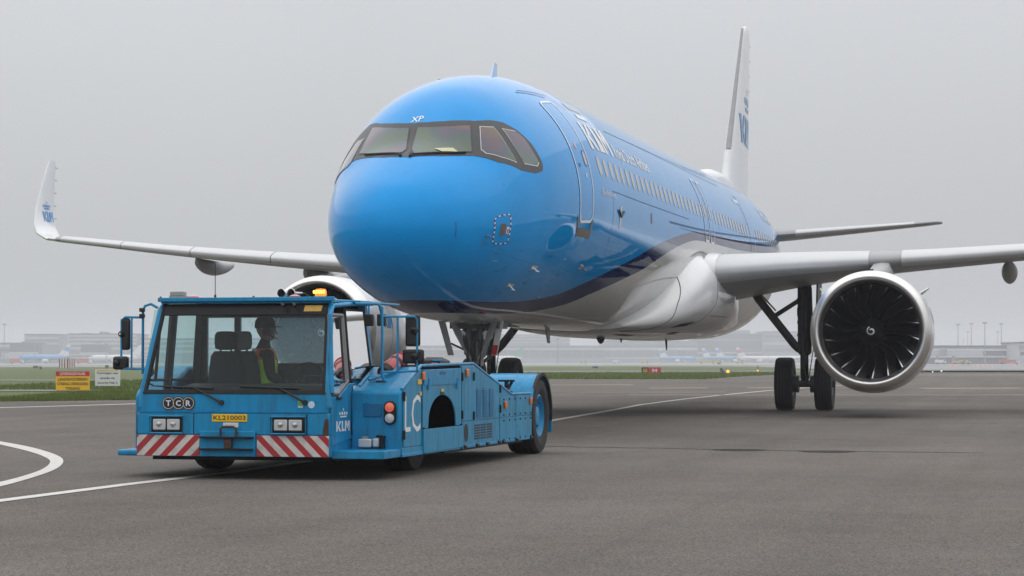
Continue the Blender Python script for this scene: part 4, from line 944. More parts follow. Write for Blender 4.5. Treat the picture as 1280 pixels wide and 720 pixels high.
# landing gear
def make_main_gear(sg):
    X, Y = 3.81, 21.97
    lg = MB(); lg.lathe([(1.30, .115), (1.36, .165), (2.2, .165), (2.25, .18), (2.4, .18), (2.45, .165), (3.3, .165)], (sg * X, Y, 0), (0, 0, 1), 20, cap0=True); lg.lathe([(.58, .09), (1.32, .09)], (sg * X, Y, 0), (0, 0, 1), 18)
    g = lg.build('main_landing_gear', M['dark_metal'], jet)
    MB().lathe([(.66, .082), (1.30, .082)], (sg * X, Y - .012, 0), (0, 0, 1), 18).build('oleo_piston', M['gear_grey'], g)
    a, b = Vector((sg * 2.6, Y + .05, 2.78)), Vector((sg * 3.68, Y, 1.40)); m_ = (a + b) / 2
    MB().tube([a, a + (b - a) * .1, b - (b - a) * .1, b], [.07, .10, .10, .07], 10).build('side_brace', M['dark_metal'], g)
    MB().tube([a + (b - a) * .42, (sg * 3.72, Y, 2.62)], .055, 8).build('lock_link', M['dark_metal'], g)
    MB().tube([a + (b - a) * .05 + Vector((sg * .1, 0, .05)), a + (b - a) * .38 + Vector((sg * .12, -.05, .1))], .02, 6).build('hydraulic_line', M['dark_metal'], g)
    mb = MB(); mb.hexa([(sg * X - .05, Y - .16, 1.42), (sg * X + .05, Y - .16, 1.42), (sg * X + .03, Y - .42, 1.02), (sg * X - .03, Y - .42, 1.02), (sg * X - .05, Y - .09, 1.40), (sg * X + .05, Y - .09, 1.40), (sg * X + .03, Y - .36, 1.0), (sg * X - .03, Y - .36, 1.0)])
    mb.hexa([(sg * X - .05, Y - .16, .68), (sg * X + .05, Y - .16, .68), (sg * X + .03, Y - .42, .98), (sg * X - .03, Y - .42, .98), (sg * X - .05, Y - .09, .70), (sg * X + .05, Y - .09, .70), (sg * X + .03, Y - .36, 1.0), (sg * X - .03, Y - .36, 1.0)])
    mb.build('torque_link', M['dark_metal'], g)
    MB().tube([(sg * X - .72, Y, .622), (sg * X + .72, Y, .622)], .085, 14).build('axle', M['dark_metal'], g)
    for dx in (-.465, .465):
        wheel('main_wheel', (sg * X + dx, Y, .6225), .6225, .43, g, M['gear_grey'], .29)
        MB().lathe([(-.06, .21), (.10, .21), (.12, .14)], (sg * X + dx * .42, Y, .622), (1 if dx > 0 else -1, 0, 0), 20, cap0=True, cap1=True).build('brake_unit', M['dark_metal'], g)
    MB().hexa([(sg * (X + .26), Y - .32, 1.25), (sg * (X + .30), Y - .32, 1.25), (sg * (X + .30), Y + .42, 1.25), (sg * (X + .26), Y + .42, 1.25), (sg * (X + .33), Y - .45, 3.2), (sg * (X + .37), Y - .45, 3.2), (sg * (X + .37), Y + .55, 3.2), (sg * (X + .33), Y + .55, 3.2)]).build('gear_door', M['dark_metal'], g, bevel=.008)
    rn = random.Random(5)
    for k in range(5):
        x0 = sg * X + rn.uniform(-.14, .2); y0 = Y - .17; MB().tube([(x0, y0, 2.9), (x0 + rn.uniform(-.05, .05), y0 - .03, 2.2), (x0 + rn.uniform(-.06, .06), y0 - .02, 1.5), (x0 * .6 + sg * X * .4, y0 + .03, .75)], .012, 5).build('hydraulic_line', M['black'], g)
    for z in (1.75, 2.05, 2.6):
        MB().lathe([(0, .18), (.05, .18)], (sg * X, Y, z), (0, 0, 1), 18, cap0=True, cap1=True).build('clamp', M['dark_metal'], g)
make_main_gear(1); make_main_gear(-1)
Y = 5.12
ng = MB().lathe([(.72, .075), (1.05, .075), (1.08, .12), (1.62, .125), (1.68, .16), (1.95, .16)], (0, Y, 0), (0, 0, 1), 20).build('nose_landing_gear', M['gear_grey'], jet)
MB().lathe([(.42, .06), (1.06, .062)], (0, Y, 0), (0, 0, 1), 16, cap0=True).build('oleo_piston', M['steel'], ng)
for s in (-1, 1):
    MB().tube([(s * .10, Y - .06, 1.22), (s * .36, Y - .20, 1.84)], .05, 10).build('drag_brace', M['gear_grey'], ng)
    MB().tube([(s * .14, Y + .06, 1.25), (s * .24, Y + .12, 1.84)], .03, 8).build('actuator', M['dark_metal'], ng)
    MB().tube([(s * .10, Y - .13, 1.50), (s * .10, Y - .13, 1.80)], .055, 12).build('steering_actuator', M['dark_metal'], ng)
    MB().lathe([(0, .085), (.05, .095), (.09, .04)], (s * .22, Y - .16, 1.58), (0, 1, 0), 16, cap0=True).build('taxi_light', M['lens'], ng)
    wheel('nose_wheel', (s * .25, Y, .388), .388, .225, ng, M['gear_grey'], .19)
    xt, xb = (.43, .31) if s > 0 else (-.60, -.44)
    dr = MB().hexa([(xb - .05, Y - .03, 1.25), (xb + .05, Y - .03, 1.25), (xb + .05, Y - .0, 1.25), (xb - .05, Y - .0, 1.25), (xt - .06, Y - .07, 1.86), (xt + .06, Y - .07, 1.86), (xt + .06, Y - .04, 1.86), (xt - .06, Y - .04, 1.86)]).build('gear_door', M['white'] if s > 0 else M['gear_grey'], ng, bevel=.005)
    MB().tube([(xb, Y, 1.45), (s * .12, Y, 1.30)], .018, 6).build('door_link', M['dark_metal'], ng)
    if s > 0: MB().hexa([(xb - .045, Y - .046, 1.26), (xb + .045, Y - .046, 1.26), (xb + .045, Y - .036, 1.26), (xb - .045, Y - .036, 1.26), (xb - .015, Y - .056, 1.42), (xb + .075, Y - .056, 1.42), (xb + .075, Y - .046, 1.42), (xb - .015, Y - .046, 1.42)]).build('red_placard', M['red'], dr)
    MB().tube([(s * .07, Y - .12, 1.18), (s * .30, Y - .16, 1.62), (s * .40, Y - .16, 1.85)], [.032, .04, .04], 8).build('side_strut', M['gear_grey'], ng)
    MB().tube([(s * .26, Y + .25, 1.30), (s * .05, Y + .1, 1.10)], .03, 8).build('lock_strut', M['dark_metal'], ng)
mb = MB(); mb.tube([(0, Y - .08, 1.20), (0, Y - .32, .88), (0, Y - .10, .58)], .035, 8); mb.build('torque_link', M['dark_metal'], ng)
MB().tube([(-.28, Y, .388), (.28, Y, .388)], .05, 10).build('axle', M['gear_grey'], ng)
rn = random.Random(9)
for k in range(9):
    x0 = rn.uniform(-.22, .22); MB().tube([(x0, Y - .1, 1.85), (x0 * .8, Y - .17, 1.5), (x0 * .55, Y - .14, 1.15), (x0 * .4, Y - .09, .7)], .013, 5).build('hydraulic_line', M['black'], ng)
MB().span((-.42, Y - .18, 1.70), (.42, Y + .5, 1.84)).build('gear_bay', M['dark_metal'], ng)

# ------------------------------------------------------------------ the pushback tractor (local frame: x to the picture's right, y backwards from the front bumper, z up)
TRZ = R(-0.664)
tug = thing('pushback_tractor', (1.5966, -11.0915, 0), TRZ, 'low blue aircraft tow tractor with red and white striped bumper in front of the airliner', 'tow tractor')
TB = M['tug']
SX = 1.515                                         # outer face of the body side
body = MB()
prof = [(1.5, .26), (1.5, 1.03), (1.62, 1.06), (3.45, 1.10), (5.24, .74), (6.95, .735), (7.30, .70), (7.30, .26)]
body.prism(prof, 'x', -.992, .9)
body.build('body', TB, tug, bevel=.012)
# right-hand pod: front box, wheel bay, rear box
rp = MB()
rp.prism([(.66, .205), (.66, .84), (.70, .868), (1.385, 1.098), (1.40, .205)], 'x', .995, SX - .006)
rp.build('side_box', TB, tug, bevel=.022)
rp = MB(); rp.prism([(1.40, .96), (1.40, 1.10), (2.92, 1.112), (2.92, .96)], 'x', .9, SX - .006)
rp.span((.9, 1.40, .26), (.94, 2.92, .96)); rp.span((.94, 2.895, .21), (1.505, 2.918, .96)); rp.span((.94, 1.402, .21), (1.505, 1.42, .96)); rp.build('wheel_bay', mat('bay_shade_black', (.004, .004, .004), .9, spec=.1), tug)  # near-black lining: the shade inside the bay is put into its colour
rp = MB(); rp.prism([(2.92, .205), (2.92, 1.112), (3.455, 1.118), (5.24, .757), (6.24, .753), (6.24, .205)], 'x', .9, SX - .006)
rp.build('side_box', TB, tug, bevel=.012)
lp = MB(); lp.prism([(.75, .22), (.75, .80), (.80, .85), (1.385, 1.095), (3.455, 1.118), (5.24, .757), (6.24, .753), (6.24, .22)], 'x', -1.34, -.995)
lp.build('side_box', TB, tug, bevel=.03)
MB().prism([(.62, .30), (.62, .62), (.68, .66), (.68, .30)], 'x', -1.27, -1.05).build('side_lamp', M['tug_black'], tug, bevel=.02)
MB().span((-1.36, .36, .205), (-.985, 1.4, .265)).build('step', TB, tug, bevel=.02)
MB().span((.98, .10, .205), (SX - .004, .70, .285)).build('step', TB, tug, bevel=.008)

def panel(name, poly, m, t=.012, x0=SX, parent=tug, bev=.003):
    return MB().prism(poly, 'x', x0 - .004, x0 + t - .004).build(name, m, parent, bevel=bev)
pA = panel('lettered_panel', [(.72, .30), (.72, .862), (1.35, 1.072), (1.35, .30)], M['tug_worn'])
panel('lower_panel', [(.67, .21), (.67, .292), (1.385, .292), (1.385, .21)], M['tug_worn'])
arch = [(1.40, .462), (1.40, 1.06), (2.90, 1.075), (2.90, .462), (2.685, .462)]
arch += [(2.14 + .545 * math.cos(R(q)), .462 + .335 * (math.sin(R(q)) ** .85)) for q in range(12, 172, 8)] + [(1.595, .462)]
pB = panel('wheel_panel', arch, M['tug_worn'], t=.014)
pC = panel('wheel_panel', [(1.385, .215), (1.385, .456), (2.93, .456), (2.93, .225)], M['tug_worn'], t=.03)
fl = panel('hinged_flap', [(1.42, .90), (1.42, 1.058), (2.86, 1.07), (2.86, .905)], TB, t=.022)
for y in (1.58, 2.70):
    MB().prism([(y - .035, .86), (y, .97), (y + .035, .86)], 'x', SX + .015, SX + .03).build('hinge', TB, fl)
pD = panel('louvre_panel', [(2.945, .50), (2.945, 1.095), (3.44, 1.10), (4.60, .87), (4.60, .50)], M['tug_worn'])
pE = panel('lower_panel', [(2.945, .21), (2.945, .49), (4.60, .49), (4.60, .21)], M['tug_worn'])
for y0, y1 in ((4.63, 5.40), (5.42, 6.22)):
    panel('rear_panel', [(y0, .50), (y0, min(.735, .868 - (y0 - 4.62) * .2)), (min(y1, 5.24), .738), (y1, .738), (y1, .50)], M['tug_worn'])
    panel('rear_panel', [(y0, .21), (y0, .49), (y1, .49), (y1, .21)], M['tug_worn'])
for k in range(3):
    y = 3.55 + k * .28
    MB().span((SX + .004, y, .52), (SX + .012, y + .20, .845)).build('louvre', M['tug_dark'], pD)
    mb = MB()
    for j in range(14): mb.box((SX + .014, y + .10, .535 + j * .0225), (.012, .19, .007), Matrix.Rotation(R(25), 3, 'Y'))
    mb.build('louvre_slats', TB, pD, smooth=0, kind='stuff')
    for j in range(6): MB().span((SX + .004, 3.46 + k * .28, .285 + j * .029), (SX + .011, 3.46 + k * .28 + .235, .303 + j * .029)).build('vent_slot', M['ink'], pE, smooth=0)
decal('exhaust_opening', disc2d(24), lambda x, y: Vector((SX + .011, 3.02 + .17 * x, .27 + .20 * y)), M['ink'], pE)
MB().span((SX + .0, .66, .203), (SX + .016, 6.24, .235)).build('bottom_rail', TB, tug, bevel=.004)
for y in (2.98, 3.5, 3.95, 4.5, 4.7, 5.35, 6.1): MB().tube([(SX + .02, y, .222), (SX + .02, y + .10, .222)], .018, 6).build('latch', M['tug_black'], tug)
for y, z in ((.72, .42), (.72, .8), (2.93, .98), (2.93, .57), (3.42, .98), (3.42, .55), (1.42, .43), (1.42, .24), (2.88, .43), (2.88, .24), (4.62, .83), (4.62, .6)):
    MB().span((SX + .004, y - .014, z - .045), (SX + .024, y + .014, z + .045)).build('hinge', M['tug_black'], tug)
for y in np.linspace(4.8, 6.15, 6):
    for z in (.705, .525, .46, .24): MB().lathe([(0, .011), (.008, .011), (.012, .004)], (SX + .008, float(y), z), (1, 0, 0), 8).build('bolt', M['tug_black'], tug)
for y, z in ((1.382, .998), (3.114, 1.022), (4.847, .642), (6.12, .667)):
    MB().span((SX + .010, y - .045, z - .042), (SX + .034, y + .045, z + .042)).build('side_reflector', M['amber'], tug, bevel=.008)
MB().span((SX + .010, 1.20, .915), (SX + .016, 1.34, .965)).span((SX + .010, 1.27, .80), (SX + .016, 1.34, .84)).build('yellow_sticker', M['sticker'], tug)
MB().span((SX + .014, 2.06, .83), (SX + .019, 2.18, .86)).build('yellow_sticker', M['sticker'], tug)
MB().span((SX + .014, 2.06, .80), (SX + .019, 2.18, .828)).build('blue_sticker', M['navy'], tug)
decal('tractor_lettering', text2d('I3 W', .02), lambda x, y: Vector((SX + .020, 2.02 + .22 * x, 1.005 + .035 * y)), M['navy'], tug)
Lm = text2d('L'); Cm = text2d('C')
decal('large_lettering', Lm, lambda x, y: Vector((SX + .010, .755 + .20 * x, .449 + .352 * y)), M['white_print'], pA, label='white letter L on the front side panel')
decal('large_lettering', Cm, lambda x, y: Vector((SX + .010, .99 + .32 * x, .440 + .372 * y)), M['white_print'], pA, label='white letter C on the front side panel')
# grime streaks are in the paint; rail along the top edge
MB().tube([(SX - .01, .70, .872), (SX - .01, 1.39, 1.104), (SX - .01, 3.455, 1.125), (SX - .01, 5.24, .763), (SX - .01, 6.24, .759)], .016, 6).build('edge_rail', TB, tug)
# front face of the right box
yb = .654
MB().span((1.125, yb - .006, .60), (1.315, yb + .03, .735)).build('recess', M['tug_dark'], tug, bevel=.006)
lc = MB(); lc.prism([(1.405 + .062 * math.cos(R(q)), (.70 if math.sin(R(q)) >= 0 else .59) + .062 * math.sin(R(q)) - .005) for q in range(0, 360, 12)], 'y', yb - .03, yb + .01)
lc = lc.build('lamp_cluster', M['tug_black'], tug, bevel=.006)
MB().lathe([(0, .048), (.012, .044), (.022, .02), (.024, .001)], (1.405, yb - .03, .695), (0, -1, 0), 20).build('turn_signal', M['tail_lit'], lc)
MB().lathe([(0, .048), (.012, .044), (.022, .02), (.024, .001)], (1.405, yb - .03, .587), (0, -1, 0), 20).build('reversing_lamp', M['lens'], lc)
wl = MB().span((1.10, yb - .09, .30), (1.235, yb - .01, .385)).build('work_lamp', M['lens'], tug, bevel=.012)
MB().span((1.14, yb - .075, .385), (1.19, yb - .03, .408)).build('lamp_bracket', M['lampgrey'], wl)
MB().span((1.248, yb - .09, .305), (1.315, yb - .01, .39)).build('work_lamp', M['lens'], tug, bevel=.012)
MB().span((1.325, yb - .10, .29), (1.355, yb + .0, .415)).span((1.28, yb - .07, .40), (1.33, yb - .02, .42)).build('lamp_guard', M['tug_black'], tug)

# cab: lower front
fw_ = .991
MB().span((-fw_ + .012, .03, .645), (fw_ - .012, 1.5, .832)).build('cab_front_upper', TB, tug, bevel=.012)
hp_ = MB().span((-fw_, -.005, .432), (fw_, 1.5, .645)).build('cab_front_lower', TB, tug, bevel=.012)
MB().span((-fw_, .0, .222), (fw_, 1.5, .432)).build('bumper_beam', TB, tug, bevel=.008)
MB().span((-.95, .30, .175), (.95, 1.62, .222)).span((-.9, 2.66, .165), (1.4, 6.2, .21)).build('under_shade_plate', M['tug_black'], tug)  # plates added to block light and deepen the shade under the tractor
MB().span((-fw_ + .003, -.012, .226), (-.335, .0, .428)).build('striped_board', M['stripeL'], tug, bevel=.002)
MB().span((.258, -.012, .226), (fw_ - .003, .0, .428)).build('striped_board', M['stripeR'], tug, bevel=.002)
tc_ = MB().span((-.325, -.03, .224), (.248, .0, .47)).build('tow_coupling', TB, tug, bevel=.006)
MB().span((-.31, -.085, .40), (.235, -.03, .418)).span((-.31, -.085, .285), (.235, -.03, .303)).build('coupling_plate', M['tug_black'], tc_, bevel=.004)
MB().span((-.06, -.075, .303), (.02, -.035, .40)).build('coupling_pin', M['rust'], tc_, bevel=.006)
MB().tube([(-.10, -.055, .42), (-.10, -.055, .495), (-.075, -.06, .512), (.035, -.06, .512), (.06, -.055, .495), (.06, -.055, .42)], .011, 8).build('pin_handle', M['rust'], tc_)
for s, x0, x1 in ((-1, -.835, -.512), (1, .417, .745)):
    h = MB().span((x0, -.022, .455), (x1, .0, .605)).build('headlamp_unit', M['tug_black'], tug, bevel=.008)
    mb = MB(); mb.tube([(x0 - .01, -.03, .447), (x1 + .01, -.03, .447), (x1 + .01, -.03, .613), (x0 - .01, -.03, .613)], .009, 6, closed=True); mb.build('lamp_guard', TB, h)
    for k in (0, 1):
        a = x0 + .022 + k * (x1 - x0 - .03) / 2; b = a + (x1 - x0) / 2 - .03
        l_ = MB().span((a, -.034, .478), (b, -.018, .584)).build('headlamp', M['lens'], h, bevel=.01)
        MB().lathe([(0, .03), (.008, .026), (.014, .001)], ((a + b) / 2, -.034, .535), (0, -1, 0), 14).build('bulb_reflector', M['steel'], l_)
plt = MB().span((-.205, .017, .566), (.157, .030, .640)).build('number_plate', M['plate'], tug, bevel=.003)
MB().span((-.20, -.006, .562), (.15, .0, .6)).build('plate_bracket', M['tug_black'], tug)
plt.location = (0, -.028, -.006)
decal('plate_lettering', text2d('KL210003', .012), lambda x, y: Vector((-.190 + .332 * x, .0155, .583 + .044 * y)), M['ink'], plt)
MB().span((-.09, -.010, .508), (.065, -.003, .552)).build('type_plate', M['sign_white'], tug)
decal('plate_lettering', text2d('TYPE 1290   25 T', .0), lambda x, y: Vector((-.075 + .125 * x, -.0115, .518 + .014 * y)), M['post'], tug)
for k, ch in enumerate('TCR'):
    cx, cz = -.672 + .104 * k, .738
    b_ = MB().lathe([(0, .066), (.008, .066)], (cx, .03, cz), (0, -1, 0), 32, cap0=True, cap1=True).build('round_badge', M['navy'], tug)
    MB().lathe([(.0085, .058), (.0105, .058), (.0105, .052), (.0085, .052)], (cx, .03, cz), (0, -1, 0), 32).build('badge_ring', M['badge_ring'], b_)
    decal('badge_letter', text2d(ch, .03), lambda x, y: Vector((cx - .026 + .052 * x, .0185, cz - .028 + .056 * y)), M['sign_white'], b_)
MB().span((.665, .024, .70), (.715, .03, .765)).build('green_sticker', M['sign_white'], tug)
MB().span((.668, .021, .715), (.712, .0245, .76)).build('green_sticker', mat('green_print', (.12, .40, .10), .5), tug)
b_ = MB().lathe([(0, .034), (.006, .034)], (.80, .03, .728), (0, -1, 0), 20, cap0=True, cap1=True).build('round_sticker', M['pale_print'], tug)
for zz in (.655, .648): MB().span((-fw_ + .02, -.008, zz - .004), (fw_ - .02, .03, zz)).build('seam_strip', TB, tug)
MB().span((.76, -.008, .44), (.772, -.003, .64)).span((-.40, -.008, .432), (-.392, -.003, .64)).build('seam_strip', M['tug_black'], tug)
MB().prism([(.925, .46), (.945, .57), (.962, .60), (.985, .585), (.986, .44), (.96, .40), (.945, .43)], 'y', -.010, -.004).build('rust_patch', M['rust'], tug)
# windscreen
wb, wt = .832, 1.615
def wx(z): return .945 - (z - wb) * .085
def wy(z): return .035 + (z - wb) * .36
fr = MB()
fr.hexa([(-wx(wb) , wy(wb) - .012, wb), (wx(wb), wy(wb) - .012, wb), (wx(wb), wy(wb) + .03, wb), (-wx(wb), wy(wb) + .03, wb), (-wx(.87), wy(.87) - .012, .868), (wx(.87), wy(.87) - .012, .868), (wx(.87), wy(.87) + .03, .868), (-wx(.87), wy(.87) + .03, .868)])
for s in (-1, 1):
    fr.hexa([(s * (wx(wb) - .034), wy(wb) - .012, wb), (s * wx(wb), wy(wb) - .012, wb), (s * wx(wb), wy(wb) + .03, wb), (s * (wx(wb) - .034), wy(wb) + .03, wb), (s * (wx(1.7) - .034), wy(1.7) - .012, 1.70), (s * wx(1.7), wy(1.7) - .012, 1.70), (s * wx(1.7), wy(1.7) + .03, 1.70), (s * (wx(1.7) - .034), wy(1.7) + .03, 1.70)])
fr.build('windscreen_frame', M['tug_black'], tug)
ws = MB(); ws.add([(-wx(.86) + .03, wy(.86), .86), (wx(.86) - .03, wy(.86), .86), (wx(wt) - .03, wy(wt), wt), (-wx(wt) + .03, wy(wt), wt)], [(0, 1, 2, 3)])
ws.build('windscreen', M['glass'], tug, smooth=0)
mb = MB(); mb.hexa([(-wx(1.60), wy(1.60) - .008, 1.60), (wx(1.60), wy(1.60) - .008, 1.60), (wx(1.60), wy(1.6) + .03, 1.60), (-wx(1.60), wy(1.6) + .03, 1.60), (-wx(1.72), wy(1.70) - .0, 1.715), (wx(1.72), wy(1.7), 1.715), (wx(1.72), wy(1.7) + .06, 1.715), (-wx(1.72), wy(1.7) + .06, 1.715)]); mb.build('shade_band', M['visor'], tug, bevel=.008)
MB().hexa([(.62, wy(1.63) - .012, 1.637), (.80, wy(1.63) - .012, 1.637), (.80, wy(1.63) - .006, 1.637), (.62, wy(1.63) - .006, 1.637), (.63, wy(1.7) - .018, 1.695), (.81, wy(1.7) - .018, 1.695), (.81, wy(1.7) - .01, 1.695), (.63, wy(1.7) - .01, 1.695)]).build('yellow_sticker', M['sticker'], tug)
for x0, x1, zz in ((-.52, -.12, .765), (.36, .735, .77)):
    mb = MB(); mb.tube([(x1, .012, zz - .02), (x1 - .03, .0, zz), (x0 + .1, wy(.90) - .03, .895)], [.012, .013, .007], 6); mb.tube([(x0 - .30, wy(.905) - .014, .905), (x0 + .30, wy(.885) - .014, .885)], .009, 6); mb.lathe([(0, .026), (.03, .022)], (x1, .03, zz - .02), (0, -1, 0), 12, cap1=True)
    mb.build('windscreen_wiper', M['ink'], tug)
# cab pillars, roof, sides
for s in (-1, 1):
    MB().tube([(s * (wx(.70) + .014), .05, .70), (s * (wx(.85) + .016), wy(.85) + .01, .85), (s * (wx(1.66) + .016), wy(1.66) + .01, 1.66), (s * (wx(1.74) - .01), .40, 1.742), (s * .84, .62, 1.752)], [.03, .03, .03, .028, .026], 8).build('cab_pillar', TB, tug)
    MB().hexa([(s * .90, 1.40, .83), (s * .985, 1.40, .83), (s * .985, 1.50, .83), (s * .90, 1.50, .83), (s * .84, 1.36, 1.735), (s * .915, 1.36, 1.735), (s * .915, 1.44, 1.735), (s * .84, 1.44, 1.735)]).build('cab_pillar', TB if s > 0 else M['tug_black'], tug)
MB().prism([(.30, 1.722), (.33, 1.757), (1.6, 1.77), (1.66, 1.745), (1.62, 1.722)], 'x', -.88, .90).build('roof', TB, tug, bevel=.01)
MB().span((-.90, .28, 1.738), (.935, .335, 1.779)).build('roof_bar', TB, tug, bevel=.006)
MB().hexa([(.86, .9, 1.735), (1.02, .9, 1.735), (1.06, 2.12, 1.735), (.90, 2.12, 1.735), (.86, .9, 1.757), (1.01, .9, 1.757), (1.06, 2.14, 1.752), (.90, 2.14, 1.752)]).build('roof_gutter', TB, tug, bevel=.004)
# right side: door with glass
dx = .972
def side(y, z): return (dx + .018 - max(0, z - .80) * .085, y, z)
def sidepanel(mb, poly, t0=0., t1=.02, mi=0):
    n = len(poly); vs = [Vector(side(*p)) + Vector((t0, 0, 0)) for p in poly] + [Vector(side(*p)) + Vector((t1, 0, 0)) for p in poly]
    return mb.add(vs, [tuple(range(n))[::-1], tuple(range(n, 2 * n))] + [(i, (i + 1) % n, (i + 1) % n + n, i + n) for i in range(n)], mi)
dr = sidepanel(MB(), [(.05, .33), (.05, .80), (.26, .80), (.63, .93), (.85, .93), (.86, .40)], -.01, .012).build('cab_door', TB, tug, bevel=.006)
gl = [(.10, .835), (.265, .835), (.60, .955), (.60, 1.60), (.20, 1.60)]
mb = MB()
for i in range(len(gl)):
    a, b = gl[i], gl[(i + 1) % len(gl)]; mb.tube([Vector(side(*a)), Vector(side(*b))], .020, 8)
mb.build('door_frame', M['alu'], dr)
MB().add([Vector(side(*p)) for p in gl], [tuple(range(len(gl)))]).build('door_glass', M['side_glass'], dr, smooth=0)
mb = MB(); mb.tube([Vector(side(.50, .93)), Vector(side(.52, 1.59))], .012, 6); mb.tube([Vector(side(.26, .95)), Vector(side(.58, .95)), ], .012, 6); mb.build('sliding_window_frame', M['ink'], dr)
MB().tube([Vector(side(.18, .79)) + Vector((.02, 0, 0)), Vector(side(.30, .79)) + Vector((.02, 0, 0))], .016, 8).build('door_handle', M['ink'], dr)
MB().tube([Vector(side(.66, .42)) + Vector((.0, 0, 0)), Vector(side(.66, 1.68))], .024, 8).build('cab_pillar', M['tug_black'], tug)
g2 = [(.70, .97), (1.42, .97), (1.32, 1.66), (.70, 1.66)]
MB().add([Vector(side(*p)) for p in g2], [(0, 1, 2, 3)]).build('side_window', M['side_glass'], tug, smooth=0)
mb = MB()
for i in range(4): mb.tube([Vector(side(*g2[i])), Vector(side(*g2[(i + 1) % 4]))], .012, 6)
mb.build('side_window_frame', M['ink'], tug)
sidepanel(MB(), [(.87, .40), (.87, .955), (1.5, .955), (1.5, .40)], -.03, -.008).build('cab_side', TB, tug)
MB().tube([Vector(side(.06, .84)) + Vector((.012, 0, 0)), Vector(side(.19, 1.60)) + Vector((.012, 0, 0)), Vector(side(.30, 1.69)) + Vector((.012, 0, 0)), Vector(side(.9, 1.72)) + Vector((.012, 0, 0)), Vector(side(1.6, 1.74)) + Vector((.012, 0, 0))], .022, 8).build('roof_rail', TB, tug)
def dfn(y0, y1, z0, z1): return lambda x, y: Vector((side(.3, .5)[0] + .016, y0 + (y1 - y0) * x, z0 + (z1 - z0) * y))
decal('airline_lettering', klm2d(), dfn(.17, .59, .465, .565), M['white_print'], dr)
decal('crown_emblem', crown2d(), dfn(.26, .52, .60, .69), M['white_print'], dr)
MB().span((1.006, .70, .80), (1.010, .80, .905)).build('white_sticker', M['sign_white'], dr)
for z in (.48, .78): MB().span((1.0, .83, z), (1.016, .86, z + .08)).build('hinge', M['ink'], dr)
# left side glass, rear wall with window
mb = MB(); lg_ = [(.10, .85), (1.40, .85), (1.36, 1.66), (.24, 1.66)]
MB().add([(-Vector(side(*p)).x, p[0], p[1]) for p in lg_], [(0, 1, 2, 3)]).build('side_window', M['glass'], tug, smooth=0)
for p, q in (((.42, .95), (.42, 1.66)), ((.75, .85), (.75, 1.70)), ((.10, .96), (1.4, .96))): mb.tube([(-Vector(side(*p)).x, *p), (-Vector(side(*q)).x, *q)], .016 if p[0] != .75 else .045, 6)
mb.build('side_window_frame', M['ink'], tug)
MB().span((-.92, 1.44, .80), (.92, 1.48, .98)).span((-.9, 1.40, 1.60), (.9, 1.44, 1.73)).span((-.52, 1.42, .98), (-.455, 1.46, 1.62)).span((-.92, 1.42, .98), (-.82, 1.46, 1.62)).build('rear_wall', M['cab_in'], tug)
MB().add([(-.9, 1.44, .97), (.9, 1.44, .97), (.88, 1.42, 1.62), (-.88, 1.42, 1.62)], [(0, 1, 2, 3)]).build('rear_window', M['glass_rain'], tug, smooth=0)
# interior
MB().prism([(.06, .80), (.08, .905), (.30, .93), (.38, .88), (.38, .75)], 'x', -.55, .93).build('dashboard', M['cab_in'], tug, bevel=.02)
MB().span((-.93, .05, .62), (.93, 1.44, .655)).build('cab_floor', M['cab_in'], tug)
for x0, rz in ((-.335, R(-20)), (-.155, R(-28))):
    st = MB(); rot = Matrix.Rotation(rz, 3, 'Z'); c = Vector((x0, .80, 0))
    def P3(x, y, z): return tuple(rot @ Vector((x, y, z)) + c)
    st.loft([[P3(math.cos(q) * w * (1.0), math.sin(q) * .07 - .02 - (z - .75) * .06, z) for q in [2 * PI * k / 16 for k in range(16)]] for w, z in ((.22, .74), (.25, .9), (.235, 1.06), (.20, 1.20), (.15, 1.25))])
    st = st.build('driver_seat', M['seat'], tug, smooth=70)
    MB().loft([[P3(math.cos(q) * w, math.sin(q) * .05 - .06, z) for q in [2 * PI * k / 16 for k in range(16)]] for w, z in ((.06, 1.262), (.13, 1.275), (.145, 1.33), (.14, 1.41), (.11, 1.445), (.04, 1.45))]).build('headrest', M['seat'] if x0 < -.2 else M['headrest'], st, smooth=70)
    MB().tube([P3(-.07, -.05, 1.2), P3(-.07, -.06, 1.30)], .01, 6).tube([P3(.07, -.05, 1.2), P3(.07, -.06, 1.30)], .01, 6).build('headrest_post', M['ink'], st)
    MB().loft([[P3(math.cos(q) * .24, .24 + math.sin(q) * .24, z) for q in [2 * PI * k / 16 for k in range(16)]] for z in (.66, .80)]).build('seat_cushion', M['seat'], st, smooth=50)
mb = MB(); cen = Vector((.56, .50, 1.0)); ux = Vector((1, 0, 0)); uy = Vector((0, .75, .66)).normalized()
mb.tube([cen + (ux * math.cos(q) + uy * math.sin(q)) * .19 for q in [2 * PI * k / 24 for k in range(24)]], .014, 6, closed=True)
for q in (0, 2.1, 4.2): mb.tube([cen, cen + (ux * math.cos(q) + uy * math.sin(q)) * .19], .010, 6)
mb.tube([cen, cen + Vector((0, -.12, -.16))], .025, 8); mb.build('steering_wheel', M['ink'], tug)
MB().span((.06, 1.0, .655), (.9, 1.40, 1.13)).build('control_console', M['cab_in'], tug, bevel=.03)
